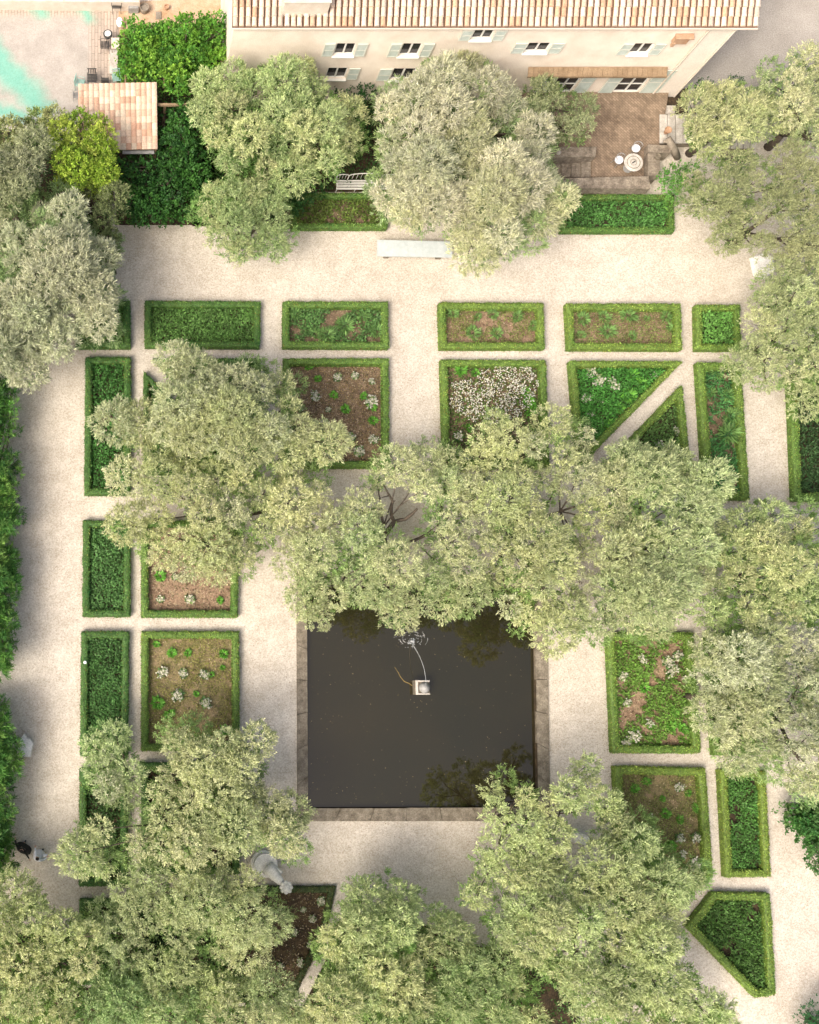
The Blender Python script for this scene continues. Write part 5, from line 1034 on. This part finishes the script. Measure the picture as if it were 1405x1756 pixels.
def person(u, v, ang, top, bottom, label, armL, armR):
    q = W(u, v, 1.2); o = empty('person', (q.x, q.y, 0), ang); tag(o, label, 'person')
    pel = (0, 0, .95, .14); wa = (0, 0, 1.12, .13); chst = (0, .01, 1.32, .15); nk = (0, .01, 1.48, .06); hd0 = (0, .02, 1.56, .085); hd1 = (0, .03, 1.66, .10); hd2 = (0, .03, 1.72, .06)
    ch = [[pel, wa, chst, nk, hd0, hd1, hd2], [hd1, (0, .135, 1.64, .014)]]
    for sx, st in ((-1, .16), (1, -.14)): ch.append([pel, (sx * .09, 0, .88, .095), (sx * .10, st * .5, .5, .06), (sx * .10, st, .09, .042), (sx * .10, st + .13, .04, .035), (sx * .10, st + .2, .03, .025)])
    arms = {}
    for sx, (ex, ey, ez, hx, hy, hz) in ((-1, armL), (1, armR)):
        sh = (sx * .19, .01, 1.40, .06); el = (ex, ey, ez, .042); wr = (hx, hy, hz, .026); dv = (Vector(wr[:3]) - Vector(el[:3])).normalized(); pm = Vector(wr[:3]) + dv * .06; palm = (*pm, .032)
        ch.append([chst, sh, el, wr, palm]); side = dv.cross(Vector((0, 0, 1))).normalized() if abs(dv.z) < .9 else Vector((0, 1, 0)); arms[sx] = (sh, el, wr)
        for k in range(4):
            b0 = pm + side * (k - 1.5) * .02; L = (.07, .08, .075, .06)[k]; a1 = b0 + dv * L * .6; a2 = a1 + (dv * .7 + Vector((0, 0, -.5))).normalized() * L * .5
            ch.append([palm, (*(b0 + dv * .02), .010), (*a1, .009), (*a2, .008)])
        tb0 = Vector(wr[:3]) + dv * .03 + side * -.035; ch.append([palm, (*tb0, .011), (*(tb0 + dv * .04 - side * .02), .009)])
    skin_mesh('body', ch, M['skin'], o, 1)
    k = 1.16; g = lambda p, s_=k: (*p[:3], p[3] * s_)
    cs = [[(0, 0, .93, .165), (0, 0, 1.12, .15), (0, .01, 1.32, .172), (0, .01, 1.45, .085)]]
    for sx in (-1, 1): sh, el, wr = arms[sx]; cs.append([(0, .01, 1.32, .172), (*sh[:3], .078), (*el[:3], .056), (*(Vector(el[:3]).lerp(Vector(wr[:3]), .85)), .04)])
    skin_mesh('shirt', cs, top, o, 1)
    cs = [[(0, 0, .98, .16), (0, 0, .9, .15)]]
    for sx, st in ((-1, .16), (1, -.14)): cs.append([(0, 0, .9, .15), (sx * .09, 0, .84, .11), (sx * .10, st * .5, .5, .078), (sx * .10, st, .12, .06)])
    skin_mesh('trousers', cs, bottom, o, 1)
    skin_mesh('hair', [[(0, 0, 1.60, .095), (0, .005, 1.70, .112), (0, .01, 1.75, .09)], [(0, 0, 1.60, .095), (0, -.06, 1.50, .06), (0, -.07, 1.38, .045)]], M['hair'], o, 1)
    for sx in (-1, 1):
        st = .16 if sx < 0 else -.14; mm = MB(); mm.box((sx * .10, st + .08, .04), (.09, .27, .075), bev=.02); mm.build('shoe', M['dark'], o)
    fm = MB()
    for sx in (-1, 1): fm.lathe((sx * .034, .118, 1.655), [(.006, 0), (.012, .008), (.006, .016)], 8)
    fm.build('eyes', M['dark'], o); fm = MB(); fm.box((0, .118, 1.60), (.045, .012, .01)); fm.build('mouth', M['terracotta'], o)
    return o
pw_ = person(65, 1471, math.radians(-52), M['cloth_white'], M['cloth_white'], 'person with dark hair in white clothes on the wide path', (-.38, .12, 1.18, -.52, .2, 1.0), (.30, .2, 1.12, .28, .42, 1.15))
bp = person(38, 1458, math.radians(-30), M['cloth_black'], M['cloth_black'], 'person dressed all in black walking beside the conifer hedge', (-.45, .12, 1.28, -.62, .32, 1.2), (.40, -.12, 1.2, .60, -.26, .98))
mm = MB(); mm.lathe((0, 0, .0), [(.36, .06), (.33, .3), (.27, .62), (.20, .92), (.17, 1.0)], 18, jit=.08); mm.v = [(x * 1.35, y * .8 - .05, z) for x, y, z in mm.v]; mm.build('skirt', M['cloth_black'], bp)
mm = MB(); mm.lathe((0, 0, .0), [(.34, .35), (.30, .6), (.22, .88), (.17, 1.0)], 18, jit=.05); mm.build('skirt', M['cloth_white'], pw_)
q = W(78, 1467, .9); mm = MB(); mm.box((0, 0, .12), (.26, .14, .24), bev=.03); mm.tube([(-.1, 0, .24), (-.06, 0, .36), (.06, 0, .36), (.1, 0, .24)], .012, 6); hb = mm.build('handbag', M['cloth_white']); hb.location = (q.x, q.y, .8); tag(hb, 'small white bag carried by the person in white', 'bag')

print('LEAVES', sum(len(o.data.polygons) for o in S.objects if o.type=='MESH'))
